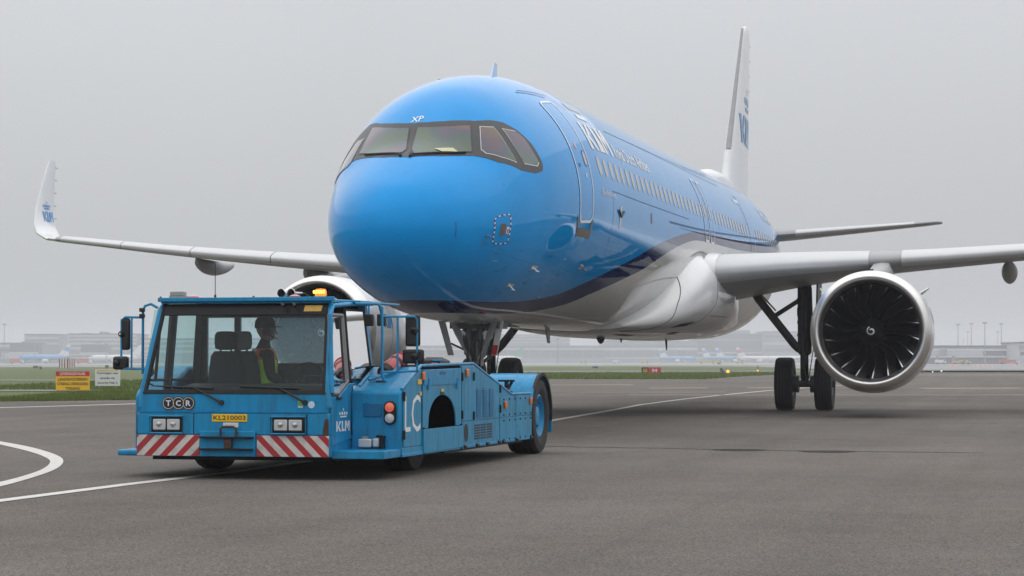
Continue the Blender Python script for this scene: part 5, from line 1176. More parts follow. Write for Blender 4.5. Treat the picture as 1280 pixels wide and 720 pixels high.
# roof fittings
bc = MB().lathe([(0, .062), (.03, .062)], (.632, .80, 1.770), (0, 0, 1), 20, cap1=True).build('beacon', M['lampgrey'], tug)
MB().lathe([(.03, .058), (.085, .056), (.10, .045), (.104, .001)], (.632, .80, 1.770), (0, 0, 1), 20).build('beacon_dome', M['amber_lit'], bc)
mb = MB()
for k in range(5): mb = MB().span((.572 + k * .026, .738, 1.825), (.590 + k * .026, .742, 1.855)).build('beacon_led', M['amber_core'], bc)
MB().span((-.83, .40, 1.765), (-.665, .50, 1.80)).build('roof_lamp', M['lampgrey'], tug, bevel=.006)
rl = bpy.data.objects['roof_lamp']; MB().span((-.82, .40, 1.80), (-.675, .49, 1.845)).build('lamp_lens', M['lens_old'], rl, bevel=.006)
for x in (-.60, .47): MB().lathe([(0, .058), (.030, .055), (.042, .02), (.043, .001)], (x, .48, 1.764), (0, 0, 1), 20).build('marker_lamp', M['redlens'], tug)
hb = MB().tube([(.20, .86, 1.765), (.20, .86, 1.81)], .015, 8).tube([(.36, .86, 1.765), (.36, .86, 1.81)], .015, 8).build('horn_bracket', M['tug_black'], tug)
for x in (.23, .335):
    MB().lathe([(0, .046), (-.01, .043), (.03, .026), (.08, .016), (.22, .014)], (x, .76, 1.832), (.18, 1, 0), 18, cap1=True).build('air_horn', M['steel'], tug)
    MB().lathe([(.002, .040), (.03, .022), (.05, .001)], (x, .76, 1.832), (.18, 1, 0), 16).build('horn_mouth', M['ink'], tug)
MB().tube([(.34, .82, 1.80), (.44, .86, 1.83), (.50, .9, 1.78)], .012, 6).build('horn_hose', M['ink'], tug)
MB().tube([(-.492, .80, 1.77), (-.492, .80, 1.82)], .012, 8).tube([(-.492, .80, 1.82), (-.492, .80, 2.14)], .004, 6).build('radio_antenna', M['ink'], tug)
for x in (-.88, .1, .86): MB().lathe([(0, .012), (.012, .010), (.014, .001)], (x, .31, 1.779), (0, 0, 1), 8).build('bolt', M['ink'], tug)
for x in (.40, .52): MB().lathe([(0, .012), (.06, .02)], (x, .27, 1.72), (.5, -.3, -.4), 8).build('washer_nozzle', M['ink'], tug)
# mirrors
mb = MB(); mb.tube([(1.275, .80, 1.59), (1.275, .80, 1.0)], .012, 8); mb.tube([(1.275, .80, 1.592), (1.58, .90, 1.592), (1.605, .91, 1.565), (1.605, .91, 1.06)], .0115, 8); mb.tube([(1.42, .85, 1.592), (1.42, .85, 1.05)], .0115, 8)
mb.tube([(1.02, .72, 1.72), (1.24, .79, 1.715), (1.275, .80, 1.68), (1.275, .80, 1.0), (1.30, .82, .95)], .0135, 8); mb.tube([(1.275, .80, 1.04), (1.62, .93, 1.05)], .0115, 8); mb.build('mirror_arm', TB, tug)
for c, d, nm in (((1.555, .93, 1.455), (.155, .05, .32), 'mirror'), ((1.56, .93, 1.195), (.222, .06, .145), 'wide_angle_mirror')):
    m_ = MB().box(c, d).build(nm, M['mirror_back'], tug, bevel=.024); MB().lathe([(0, .042), (.03, .03), (.04, .012)], (c[0] + .02, c[1] - d[1] / 2, c[2]), (0, -1, 0), 16).build('mirror_joint', M['ink'], m_)
    MB().box((c[0], c[1] + d[1] / 2 + .001, c[2]), (d[0] * .84, .004, d[2] * .86)).build('mirror_glass', M['steel'], m_)
for x in (1.04, 1.17): MB().span((x, .95, 1.50), (x + .085, 1.02, 1.62)).build('rear_work_lamp', M['mirror_back'], tug, bevel=.012)
MB().tube([(1.08, .98, 1.62), (1.08, .98, 1.73)], .01, 6).tube([(1.21, .98, 1.62), (1.21, .9, 1.71)], .01, 6).build('lamp_bracket', TB, tug)
mb = MB(); mb.tube([(-.93, .36, 1.68), (-1.0, .35, 1.72), (-1.06, .34, 1.70), (-1.08, .34, 1.64), (-1.08, .34, 1.02)], .014, 8)
mb.tube([(-1.08, .34, 1.585), (-1.27, .34, 1.59), (-1.31, .34, 1.56), (-1.31, .34, 1.10), (-1.28, .34, 1.075), (-1.0, .34, 1.07)], .012, 8); mb.tube([(-1.20, .34, 1.588), (-1.20, .34, 1.08)], .010, 8); mb.build('mirror_arm', TB, tug)
for c, d, nm in (((-1.275, .36, 1.42), (.105, .06, .32), 'mirror'), ((-1.322, .36, 1.13), (.165, .07, .135), 'wide_angle_mirror')):
    m_ = MB().box(c, d).build(nm, M['mirror_back'], tug, bevel=.026); MB().lathe([(0, .035), (.03, .025), (.04, .01)], (c[0] - .03, c[1] - d[1] / 2, c[2]), (0, -1, 0), 16).build('mirror_joint', M['ink'], m_)
for z in (1.60, 1.66): MB().box((-1.085, .33, z), (.05, .05, .04)).build('clamp', M['ink'], tug, bevel=.008)
MB().tube([(-1.0, .34, 1.03), (-1.06, .35, 1.0), (-1.03, .37, .93), (-.98, .4, .90)], .009, 6).build('cable', M['ink'], tug)
MB().lathe([(0, .05), (.03, .05)], (-1.0, .33, 1.04), (0, -1, 0), 14, cap1=True).build('side_lamp', M['ink'], tug)
# wheels, fenders, deck fittings
for x in (1.10, -1.08):
    w_ = wheel('front_wheel', (x if x > 0 else -1.0, 2.14, .43), .43, .30, tug, M['tug_black'], .24)
for s in (1, -1):
    xo = (SX - .19) if s > 0 else -(1.34 - .19)
    ty = wheel('rear_wheel', (xo, 6.80, .468), .468, .38, tug, TB, .27, hub_depth=.07)
    arcp = [(6.80 + .545 * math.cos(R(q)), .468 + .53 * math.sin(R(q))) for q in range(168, -8, -8)]; inn = [(6.80 + .52 * math.cos(R(q)), .468 + .505 * math.sin(R(q))) for q in range(-8, 170, 8)]
    MB().prism(arcp + inn, 'x', min(s * .88, xo + s * .185), max(s * .88, xo + s * .185)).build('fender', TB, tug, smooth=35)
    MB().prism([(6.80 + .552 * math.cos(R(q)), .468 + .538 * math.sin(R(q))) for q in range(140, -10, -10)] + [(6.80 + .515 * math.cos(R(q)), .468 + .50 * math.sin(R(q))) for q in range(-8, 142, 10)], 'x', xo + s * .17, xo + s * .205).build('fender_lip', M['rubber'], tug)
    MB().prism([(7.36, .25), (7.36, .62), (7.385, .62), (7.385, .25)], 'x', min(s * .95, xo + s * .19), max(s * .95, xo + s * .19)).build('mudguard', TB, tug, bevel=.006)
    MB().prism([(6.25, .745), (6.30, .78), (6.52, .93), (6.52, .30), (6.25, .30)], 'x', *sorted((s * .88, s * .93))).build('fender_side', TB, tug)
MB().span((.98, 6.53, .90), (1.18, 6.54, .925)).build('white_sticker', M['sign_white'], tug)
MB().box((1.22, 6.16, .83), (.03, .10, .15)).box((1.22, 6.16, .91), (.20, .05, .025)).tube([(1.28, 6.2, .90), (1.24, 6.1, .78), (1.20, 6.05, .76)], .02, 6).build('deck_latch', M['tug_black'], tug)
MB().tube([(1.10, 6.1, .765), (1.25, 6.05, .775), (1.32, 6.0, .765)], .022, 8).build('deck_hose', M['ink'], tug)
MB().tube([(1.12, 6.3, .77), (1.10, 6.2, .84), (1.17, 6.15, .86)], .006, 6).build('deck_cable', M['ink'], tug)
hd = MB().loft([[(1.31 + .125 * a, 2.6 + .2 * b, 1.12) for a, b in ((-1, -1), (1, -1), (1, 1), (-1, 1))], [(1.31 + .115 * a, 2.6 + .19 * b, 1.155) for a, b in ((-1, -1), (1, -1), (1, 1), (-1, 1))], [(1.31 + .055 * a, 2.6 + .1 * b, 1.192) for a, b in ((-1, -1), (1, -1), (1, 1), (-1, 1))]]).build('intake_cowl', M['tug_black'], tug, bevel=.01)
MB().tube([(1.36, 2.38, 1.125), (1.36, 2.36, 1.155), (1.43, 2.36, 1.155), (1.43, 2.38, 1.125)], .012, 6).build('lift_eye', TB, hd)
for x, y, m in ((1.40, 2.1, 'redlens'), (1.38, 2.9, 'white'), (1.40, 3.2, 'redlens'), (1.34, 2.98, 'ink'), (1.42, 1.75, 'ink')): MB().span((x - .05, y - .12, 1.112), (x + .05, y + .12, 1.132)).build('deck_strap', M[m], tug)
MB().tube([(1.12, .86, .96), (1.30, 1.12, 1.045), (1.30, 1.30, 1.105)], .016, 6).tube([(1.05, .78, .90), (1.05, 1.1, 1.01)], .012, 6).build('deck_handrail', TB, tug)
MB().span((1.18, .90, .935), (1.28, .98, .955)).build('cable_clip', M['ink'], tug)
MB().box((0, 7.40, .50), (.34, .20, .14)).build('rear_hitch', M['tug_black'], tug, bevel=.02)

# red canister strapped on the engine cover
can = thing('canister', (1.5966 + 1.24 * math.cos(TRZ), -11.0915 + 1.36, 1.025), TRZ, 'faded red canister with black end cap lying on the tow tractor side box', 'canister')
ca = Vector((.13, .42, .20)).normalized(); co_ = Vector((-.03, -.17, .02))
MB().lathe([(0, .072), (.02, .084), (.27, .084), (.32, .06), (.34, .03)], co_, ca, 22, cap0=True, cap1=True).build('cylinder_body', M['pink'], can)
cp = MB().lathe([(-.06, .06), (-.05, .075), (.015, .088), (.025, .075)], co_, ca, 22, cap0=True).build('end_cap', M['ink'], can)
MB().lathe([(-.075, .038), (-.06, .045)], co_, ca, 16, cap0=True).build('red_valve', M['redlens'], cp)
MB().lathe([(.16, .087), (.20, .087)], co_, ca, 22).build('strap', M['ink'], can)
MB().lathe([(.255, .05), (.28, .092), (.33, .065)], co_, ca, 18).build('shoulder_ring', M['red'], can)

# tow bar between the tractor and the nose gear
bar = thing('tow_bar', (.85, .65, 0), R(9.5), 'long blue tow bar coupled between tow tractor and nose wheels', 'tow bar')
MB().tube([(0, -4.30, .50), (0, -4.0, .48), (0, 3.9, .40)], .06, 12).build('bar_tube', M['tug'], bar)
bx = MB().tube([(-.2, 3.9, .39), (.2, 3.9, .39)], .05, 10).build('tow_head', M['rust'], bar)
for x in (-.5, .5): wheel('bar_wheel', (x, 1.2, .17), .17, .10, bar, M['steel'], .09, tread=False)
MB().tube([(-.5, 1.2, .17), (.5, 1.2, .17)], .025, 8).tube([(0, 1.2, .17), (0, 1.0, .42)], .03, 8).build('bar_axle', M['tug_black'], bar)

# ------------------------------------------------------------------ the driver, twisted round in the seat to look back at the aircraft
drv = thing('person', (1.5966 - .055, -11.0915 + 1.03, .79), TRZ + R(-58), 'tractor driver in dark cap, dark jacket and orange yellow hi-vis vest looking back', 'person')
drv.scale = (1.06, 1.06, 1.03)
def skin_body(name, joints, links, m, parent, lv=2):
    me = bpy.data.meshes.new(name); me.from_pydata([j[0] for j in joints], links, []); o = bpy.data.objects.new(name, me); COL.objects.link(o); o.parent = parent; me.materials.append(m)
    sk = o.modifiers.new('skin', 'SKIN')
    for i, j in enumerate(joints):
        r = j[1] if isinstance(j[1], tuple) else (j[1], j[1]); me.skin_vertices[0].data[i].radius = r; me.skin_vertices[0].data[i].use_root = (i == 0)
    sb = o.modifiers.new('sub', 'SUBSURF'); sb.levels = lv; sb.render_levels = lv
    for p in me.polygons: p.use_smooth = True
    sk.use_smooth_shade = True; return o
# local frame: the driver faces +y... body turned towards the rear right
J = [((0, 0, 0), (.15, .12)), ((0, .0, .16), (.145, .10)), ((0, .01, .34), (.16, .105)), ((0, .01, .45), (.11, .08)), ((0, .02, .53), .055), ((0, .03, .58), .055),
     ((.19, .01, .43), .066), ((.24, .03, .20), .052), ((.17, .25, .10), .042), ((.13, .33, .10), .034),
     ((-.19, .01, .43), .066), ((-.25, .05, .20), .052), ((-.20, .27, .14), .042), ((-.15, .35, .15), .034),
     ((.10, .10, -.02), .088), ((.12, .46, .0), .066), ((.12, .50, -.13), .055), ((-.10, .10, -.02), .088), ((-.12, .46, 0), .066), ((-.12, .50, -.13), .055)]
Lk = [(0, 1), (1, 2), (2, 3), (3, 4), (4, 5), (2, 6), (6, 7), (7, 8), (8, 9), (2, 10), (10, 11), (11, 12), (12, 13), (0, 14), (14, 15), (15, 16), (0, 17), (17, 18), (18, 19)]
skin_body('body', J, Lk, M['jacket'], drv)
hd_ = MB(); rr = []
for z, rx, ry, cy in ((.545, .035, .04, .03), (.565, .052, .060, .05), (.60, .064, .078, .045), (.64, .072, .090, .035), (.68, .076, .096, .03), (.72, .074, .095, .025), (.755, .060, .08, .02), (.775, .03, .04, .02)):
    rr.append([(rx * math.cos(q), cy + ry * math.sin(q), z) for q in [2 * PI * k / 20 for k in range(20)]])
hd_.loft(rr); head = hd_.build('head', M['skin'], drv, smooth=80)
MB().loft([[(.013 * a, .115 + (.01 if z > .64 else .026), z) for a in (-1, 1)] + [(.004, .13, z), (-.004, .13, z)] for z in (.615, .63, .66)]).build('nose', M['skin'], head, smooth=80)
for s in (-1, 1):
    MB().lathe([(0, .014), (.004, .012), (.006, .001)], (s * .03, .118, .665), (0, 1, 0), 10).build('eye', M['ink'], head)
    MB().lathe([(0, .030), (.012, .026)], (s * .074, .02, .645), (s, 0, 0), 12, cap1=True).build('ear', M['skin'], head)
MB().span((-.022, .118, .588), (.022, .124, .594)).build('mouth', M['redlens'], head)
cap = MB().loft([[(.082 * k * math.cos(q), .025 + .103 * k * math.sin(q), z) for q in [2 * PI * j / 20 for j in range(20)]] for z, k in ((.675, .97), (.70, 1.0), (.745, .95), (.775, .75), (.79, .4), (.795, .05))]).build('cap', M['jacket'], drv, smooth=80)
MB().loft([[(.07 * math.cos(q), .09 + .10 * max(0, math.sin(q)), z) for q in [2 * PI * j / 20 for j in range(20)]] for z in (.684, .692)]).build('cap_brim', M['jacket'], cap)
hs = MB(); hs.lathe([(0, .04), (.03, .035)], (.078, .02, .64), (1, 0, 0), 14, cap1=True); hs.lathe([(0, .04), (.03, .035)], (-.078, .02, .64), (-1, 0, 0), 14, cap1=True)
hs.tube([(.095, .03, .62), (.09, .09, .58), (.05, .135, .57), (.02, .14, .575)], .006, 6); hs.tube([(.09 * math.cos(q), .02, .66 + .15 * math.sin(q)) for q in [PI * k / 10 for k in range(11)]], .008, 6); hs.build('headset', M['ink'], drv)
# vest over the torso: back and front panels with tape
def torso(z, q, k=1.0):
    a = np.interp(z, [.0, .16, .34, .43, .48], [.168, .165, .185, .165, .10]); b = np.interp(z, [.0, .16, .34, .43, .48], [.135, .118, .122, .105, .085]); return (a * k * math.cos(q), .01 + b * k * math.sin(q), z)
for nm, z0, z1, m in (('safety_vest', .0, .36, 'hiviz'), ('vest_shoulder', .36, .475, 'hiviz_o')):
    mb = MB().loft([[torso(z, 2 * PI * k / 28, 1.14) for k in range(28)] for z in np.linspace(z0, z1, 7)], cap=False); v_ = mb.build(nm, M[m], drv, smooth=80)
for q0 in (60, 120, 240, 300):
    MB().loft([[torso(z, R(q0 - 9), 1.17), torso(z, R(q0), 1.17), torso(z, R(q0 + 9), 1.17)] for z in np.linspace(.06, .47, 8)], cap=False, closed=False).build('reflective_tape', M['silver_tape'], v_, smooth=80)
MB().loft([[torso(z, 2 * PI * k / 28, 1.165) for k in range(28)] for z in (.06, .11)], cap=False).build('reflective_tape', M['silver_tape'], v_, smooth=80)
for s in (-1, 1):                                   # hands: palm with five bent fingers
    w0 = Vector((.13, .33, .10)) if s > 0 else Vector((-.15, .35, .15)); hj = [(tuple(w0), .026), (tuple(w0 + Vector((-s * .02, .06, 0))), (.036, .016))]; hl = [(0, 1)]
    for k in range(4):
        b0 = w0 + Vector((-s * .02 + (k - 1.5) * .021, .085, 0)); ln_ = (.034, .04, .037, .028)[k]; i0 = len(hj)
        hj += [(tuple(b0), .0095), (tuple(b0 + Vector((0, ln_, -.012))), .009), (tuple(b0 + Vector((0, ln_ * 1.5, -.045))), .008)]; hl += [(1, i0), (i0, i0 + 1), (i0 + 1, i0 + 2)]
    i0 = len(hj); hj += [(tuple(w0 + Vector((-s * .06, .05, -.01))), .011), (tuple(w0 + Vector((-s * .075, .085, -.025))), .009)]; hl += [(0, i0), (i0, i0 + 1)]
    skin_body('hand', hj, hl, M['skin'], drv, 1)

# ------------------------------------------------------------------ signs and lights on the field
def U(u, d): return (u - 640) / FPX * d           # metres right of the axis for a bearing seen at distance d
def place(name, r, d, label, cat, group=None, z=0., rz=0.):
    p = W(r, d, z); return thing(name, p, FIELD_RZ * -1 * -1 + rz, label, cat, group)
sg = place('warning_sign', -17.46, 90.3, 'red and yellow warning board standing on the grass edge, left of the white board', 'sign', z=-.03)
bd = MB().span((-.67, -.02, .03), (.67, .02, .78)).build('board', M['sign_yellow'], sg, bevel=.006)
MB().span((-.672, -.026, .598), (.672, -.018, .784)).build('red_band', M['sign_red'], bd)
for x in (-.5, .5): MB().span((x - .03, .02, -.02), (x + .03, .07, .70)).build('post', M['post'], sg)
for t, z, h, w, m in (('LEVENSGEVAAR', .635, .115, 1.02, 'sign_white'), ('LANDINGSTERREIN', .415, .115, 1.16, 'ink'), ('STRENG VERBODEN', .235, .115, 1.22, 'ink'), ('TOEGANG', .055, .115, .58, 'ink')):
    decal('sign_lettering', text2d(t, .012), lambda x, y: Vector((-w / 2 + w * x, -.031, z + h * y)), M[m], bd)
sg = place('information_sign', -17.02, 95.6, 'white board with small yellow strip on two posts beside the warning board', 'sign', z=-.03)
bd = MB().span((-.525, -.02, .15), (.525, .02, .84)).build('board', M['sign_white'], sg, bevel=.006)
MB().span((-.44, -.024, .775), (.44, -.018, .825)).build('yellow_strip', M['sticker'], bd)
for x in (-.36, .36): MB().span((x - .03, .0, -.02), (x + .03, .06, .30)).build('post', M['post'], sg)
for t, z, h, w in (('Voertuigen naar', .625, .115, .92), ('airside via', .435, .10, .60), ('security Hek 2', .215, .12, .84)):
    decal('sign_lettering', text2d(t, .018), lambda x, y: Vector((-w / 2 + w * x, -.024, z + h * y)), M['ink'], bd)
sg = place('taxiway_sign', 13.28, 216.7, 'low black and red taxiway sign with yellow and white characters on the grass', 'sign', z=-.03)
MB().span((-.92, -.12, .05), (-.26, .12, .62)).build('black_panel', M['sign_black'], sg); MB().span((-.255, -.12, .05), (.92, .12, .62)).build('red_panel', M['sign_red'], sg)
decal('sign_lettering', text2d('G5', .03), lambda x, y: Vector((-.80 + .44 * x, -.125, .17 + .34 * y)), M['sign_yellow'], sg)
decal('sign_lettering', text2d('04', .03), lambda x, y: Vector((.06 + .52 * x, -.125, .17 + .34 * y)), M['sign_white'], sg)
for x in (-.7, 0, .7): MB().span((x - .04, -.04, -.03), (x + .04, .04, .06)).build('leg', M['post'], sg)
mk = place('marker_board', -70.6, 361, 'red and white vertically striped board far out on the grass behind the warning sign', 'marker board', z=-.03)
x = -1.4
for k, (w, m) in enumerate([(.16, 'red_dull'), (.24, 'sign_white'), (.14, 'red_dull'), (.26, 'sign_white'), (.18, 'red_dull'), (.26, 'sign_white'), (.24, 'red_dull'), (.14, 'sign_white'), (.1, 'red_dull'), (.14, 'sign_white'), (.10, 'red_dull'), (.16, 'sign_white'), (.10, 'red_dull'), (.16, 'sign_white'), (.1, 'red_dull')]):
    if m == 'red_dull' and m not in M: M[m] = mat('dull_red_paint', (.30, .05, .06), .5)
    MB().span((x, -.03, .12), (x + w, .03, 1.66)).build('slat', M[m], mk, smooth=0); x += w
for q in (-1.2, 0, .9): MB().span((q - .04, .03, -.05), (q + .04, .10, 1.5)).build('post', M['post'], mk)
def box_on_grass(u, d, w, h, label):
    t = place('cabinet', U(u, d), d, label, 'cabinet', 'small dark cabinets on the far grass', z=-.03)
    MB().span((-w / 2, -w / 3, 0), (w / 2, w / 3, h)).build('housing', M['bld_dark'], t, bevel=.03); MB().span((-w / 2 - .05, -w / 3 - .05, h), (w / 2 + .05, w / 3 + .05, h + .08)).build('lid', M['roof'], t)
box_on_grass(51, 345, .30, .35, 'small dark box on the grass left of the striped board'); box_on_grass(45, 410, .8, .3, 'low wide dark cabinet at the far grass edge, leftmost'); box_on_grass(134, 400, .6, .45, 'dark box at the far grass edge right of the striped board')
box_on_grass(744, 400, 1.0, .25, 'low dark cabinet on the far grass under the fuselage')
def field_light(u, d, h, m, rad, label, group, dark_box=False):
    t = place('runway_light', U(u, d), d, label, 'runway light', group, z=-.03)
    MB().tube([(0, 0, 0), (0, 0, h)], .03, 6).build('stem', M['post'], t); MB().lathe([(0, rad * .7), (rad * .4, rad), (rad * 1.3, rad * .9), (rad * 1.8, .01)], (0, 0, h), (0, 0, 1), 10).build('lens', M[m], t)
    if dark_box: MB().hexa([(-.62, -.1, .05), (-.15, -.1, .02), (-.15, .1, .02), (-.62, .1, .05), (-.75, -.1, .55), (-.55, -.1, .62), (-.55, .1, .62), (-.75, .1, .55)]).build('shield', M['bld_dark'], t)
field_light(909.7, 205, .16, 'amber_lit2', .15, 'lit amber light with tilted dark shield on the grass edge', 'lights along the taxiway', True)
field_light(947, 246, .12, 'amber_lit2', .10, 'small lit amber light below a thin dark post', 'lights along the taxiway')
bpy.data.objects['runway_light.001']; t = bpy.data.objects['runway_light.001']; MB().tube([(.05, .3, 0), (.05, .3, .75)], .05, 6).build('marker_post', M['bld_dark'], t)
field_light(1165.5, 226, .10, 'green_lit', .07, 'lit white green light just right of the big engine', 'lights along the taxiway'); field_light(1176.5, 240, .10, 'green_lit', .09, 'lit yellowish green light second from the big engine', 'lights along the taxiway')
for u, w_ in ((1188, 'leftmost lit red light before the pier'), (1193.5, 'second lit red light from the engine before the pier'), (1216, 'first lit red light of the close row of five'), (1222, 'second lit red light of the close row of five'), (1228, 'middle lit red light of the close row of five'), (1234, 'fourth lit red light of the close row of five'), (1240, 'last lit red light of the close row of five'), (1268, 'lone lit red light nearest the right picture edge')): field_light(u, 560, .1, 'red_lit', .11, w_, 'red lights before the pier')
sheet('taxiway_edge', [(52, 284), (200, 280), (200, 318), (54, 322)], .012, M['asphalt_far'])

# ------------------------------------------------------------------ the terminal side of the airport, far away in the haze
def building(name, u0, u1, vtop, d, depth, wall, label, bands=(), roof=True, base=None, extra=()):
    """bands: (v0, v1, material) horizontal strips; extra: (u0, u1, vtop) blocks on the roof"""
    r0, r1 = U(u0, d), U(u1, d); zt = 1.144 + (452 - vtop) / FPX * d; t = place(name, (r0 + r1) / 2, d, label, 'building', z=-.14); w = (r1 - r0) / 2; zt += .14
    MB().span((-w, 0, 0), (w, depth, zt)).build('wall', M[wall], t, smooth=0)
    if roof: MB().span((-w - .6, -.6, zt), (w + .6, depth + .6, zt + .7)).build('roof', M['roof'], t, smooth=0)
    for v0, v1, m in bands:
        a, b = 1.284 + (452 - v1) / FPX * d, 1.284 + (452 - v0) / FPX * d; a = max(a, .1)
        if m in ('bld_glass', 'bld_dark'):
            n = max(2, int(2 * w / 9)); 
            for k in range(n):
                x0 = -w + 2 * w * k / n + .35; MB().span((x0, -.25, a), (x0 + 2 * w / n - .7, .05, b)).build('window', M[m], t, smooth=0)
        else: MB().span((-w - .3, -.9, a), (w + .3, .02, b)).build('facade_band', M[m], t, smooth=0)
    for e0, e1, ev in extra:
        x0, x1 = U(e0, d) - (r0 + r1) / 2, U(e1, d) - (r0 + r1) / 2; MB().span((x0, depth * .25, zt + .7), (x1, depth * .75, 1.284 + (452 - ev) / FPX * d)).build('plant_room', M['bld_grey'], t, smooth=0)
    return t
building('office_block', 31, 73, 418.5, 1750, 40, 'bld_grey', 'pale office block far left rising behind the low dark pier', ((421, 424, 'bld_pale'), (428, 431, 'bld_pale')))
building('terminal_building', 86, 170, 418, 1700, 60, 'bld_grey', 'wide banded terminal block behind the striped board', ((418.5, 421, 'bld_pale'), (423, 426, 'bld_pale'), (428, 431, 'bld_pale'), (434, 437, 'bld_pale')), extra=((98, 100, 415.5), (120, 124, 414)))
building('terminal_building', 170, 420, 424, 1720, 60, 'bld_grey', 'long banded terminal behind the tow tractor cab', ((425, 428, 'bld_pale'), (431, 434, 'bld_pale'), (438, 441, 'bld_pale')))
building('pier_building', -420, 48, 429.5, 1600, 22, 'bld_grey', 'low pier with dark upper storey at the far left edge', ((431, 434, 'bld_pale'), (436.5, 439, 'bld_dark'), (444, 445.5, 'bld_white'), (447, 452, 'bld_grey')), extra=((25, 36, 426.5),))
building('dark_hall', 12.5, 48, 429, 1560, 14, 'bld_dark', 'dark raised box of the far left pier in front of the pale office', ((440, 452, 'bld_pale'),), roof=False)
building('dark_hall', 101, 135, 430.5, 1560, 14, 'bld_dark', 'dark raised box behind the warning sign', ((440.5, 452, 'bld_pale'),), roof=False, extra=((117, 125, 428),))
building('pier_building', -420, 190, 443, 1540, 10, 'bld_pale', 'long low white pier running behind the signs', ((444.5, 446, 'bld_glass'), (448, 452, 'bld_grey')), roof=False)
building('cargo_hall', 420, 756, 433, 1950, 60, 'bld_grey', 'long dark hall seen below the nose between tractor and nose wheel', ((436, 437, 'bld_white'), (438, 447, 'bld_dark')))
building('office_block', 600, 712, 419, 2100, 40, 'bld_pale', 'pale many storeyed block behind the hall under the nose', ((421, 423, 'bld_grey'), (425, 427, 'bld_grey'), (429, 431, 'bld_grey')))
building('terminal_building', 752, 872, 427, 2050, 60, 'bld_grey', 'grey terminal block under the belly fairing', ((431, 434, 'bld_dark'), (435.5, 437, 'bld_white'), (439, 446, 'bld_glass')), extra=((760, 780, 424.5), (790, 830, 422)))
building('terminal_building', 868, 962, 418, 2080, 70, 'bld_dark', 'tall dark terminal block left of the main wheels', ((424, 426, 'bld_grey'), (432, 435, 'bld_glass'), (440, 442, 'bld_pale')), extra=((872, 890, 414.5), (905, 940, 412.5)))
building('terminal_building', 955, 1062, 415, 2060, 70, 'bld_grey', 'grey terminal block behind the main landing gear', ((419, 422, 'bld_dark'), (428, 431, 'bld_pale'), (436, 440, 'bld_dark')))
building('pier_building', 745, 1070, 446, 2000, 12, 'bld_grey', 'low pier behind the row of parked aircraft', ((447, 448.4, 'bld_pale'),), roof=False)
building('pier_building', 1060, 1276, 433.5, 1150, 22, 'bld_grey', 'glazed pier with white fascia right of the big engine', ((436, 438.5, 'bld_white'), (439, 444.5, 'bld_glass'), (445, 446.8, 'bld_white'), (447.6, 454, 'bld_dark')), extra=((1195, 1201, 432.5), (1212, 1224, 432.3), (1246, 1252, 432)))
building('terminal_building', 1274, 1640, 429, 1120, 40, 'bld_pale', 'pale building cut by the right edge of the picture', ((432, 435, 'bld_grey'), (440, 444, 'bld_glass')))
def jet_bridge(u, d, label):
    t = place('jet_bridge', U(u, d), d, label, 'jet bridge', 'jet bridges on the piers', z=-.14)
    MB().span((-11, 0, 4.2), (9, 3, 7.0)).build('tunnel', M['bld_pale'], t); MB().span((-12, -.5, 3.9), (-9, 3.5, 7.4)).build('cab', M['bld_grey'], t); MB().span((-6, 1, 0), (-5, 2, 4.2)).build('leg', M['post'], t)
jet_bridge(1186, 1130, 'jet bridge on the glazed pier just right of the big engine'); jet_bridge(1206, 1128, 'jet bridge on the glazed pier under the first light mast'); jet_bridge(20, 1525, 'jet bridge at the far left pier')
def mast(u, v, d, label):
    h = 1.284 + (452 - v) / FPX * d; t = place('light_mast', U(u, d), d, label, 'light mast', 'apron light masts', z=-.14)
    MB().tube([(0, 0, 0), (0, 0, h)], [.32, .18], 8).build('pole', M['bld_grey'], t); MB().span((-1.1, -.4, h - .2), (1.1, .4, h + .5)).build('lamp_head', M['bld_grey'], t)
for u, v, d, l in ((1197.5, 406, 1300, 'first tall light mast right of the big engine'), (1209.5, 415, 1650, 'shorter faint light mast between the first two tall ones'), (1214, 405, 1320, 'second tall light mast from the big engine'), (1231, 404, 1080, 'nearest and darkest tall light mast, third from the engine'), (1247, 415, 1650, 'faint short light mast beside the rightmost tall one'), (1251.5, 405, 1320, 'rightmost of the tall light masts'), (5.5, 406, 1420, 'tall thin light mast at the left picture edge'), (697, 424, 1300, 'thin pale light mast below the forward fuselage'), (1204, 425, 1900, 'very faint low light mast close beside the first tall one'), (43.5, 430, 1400, 'thin pale mast before the far left pier'), (133, 430, 1400, 'thin pale mast before the terminal behind the signs')): mast(u, v, d, l)
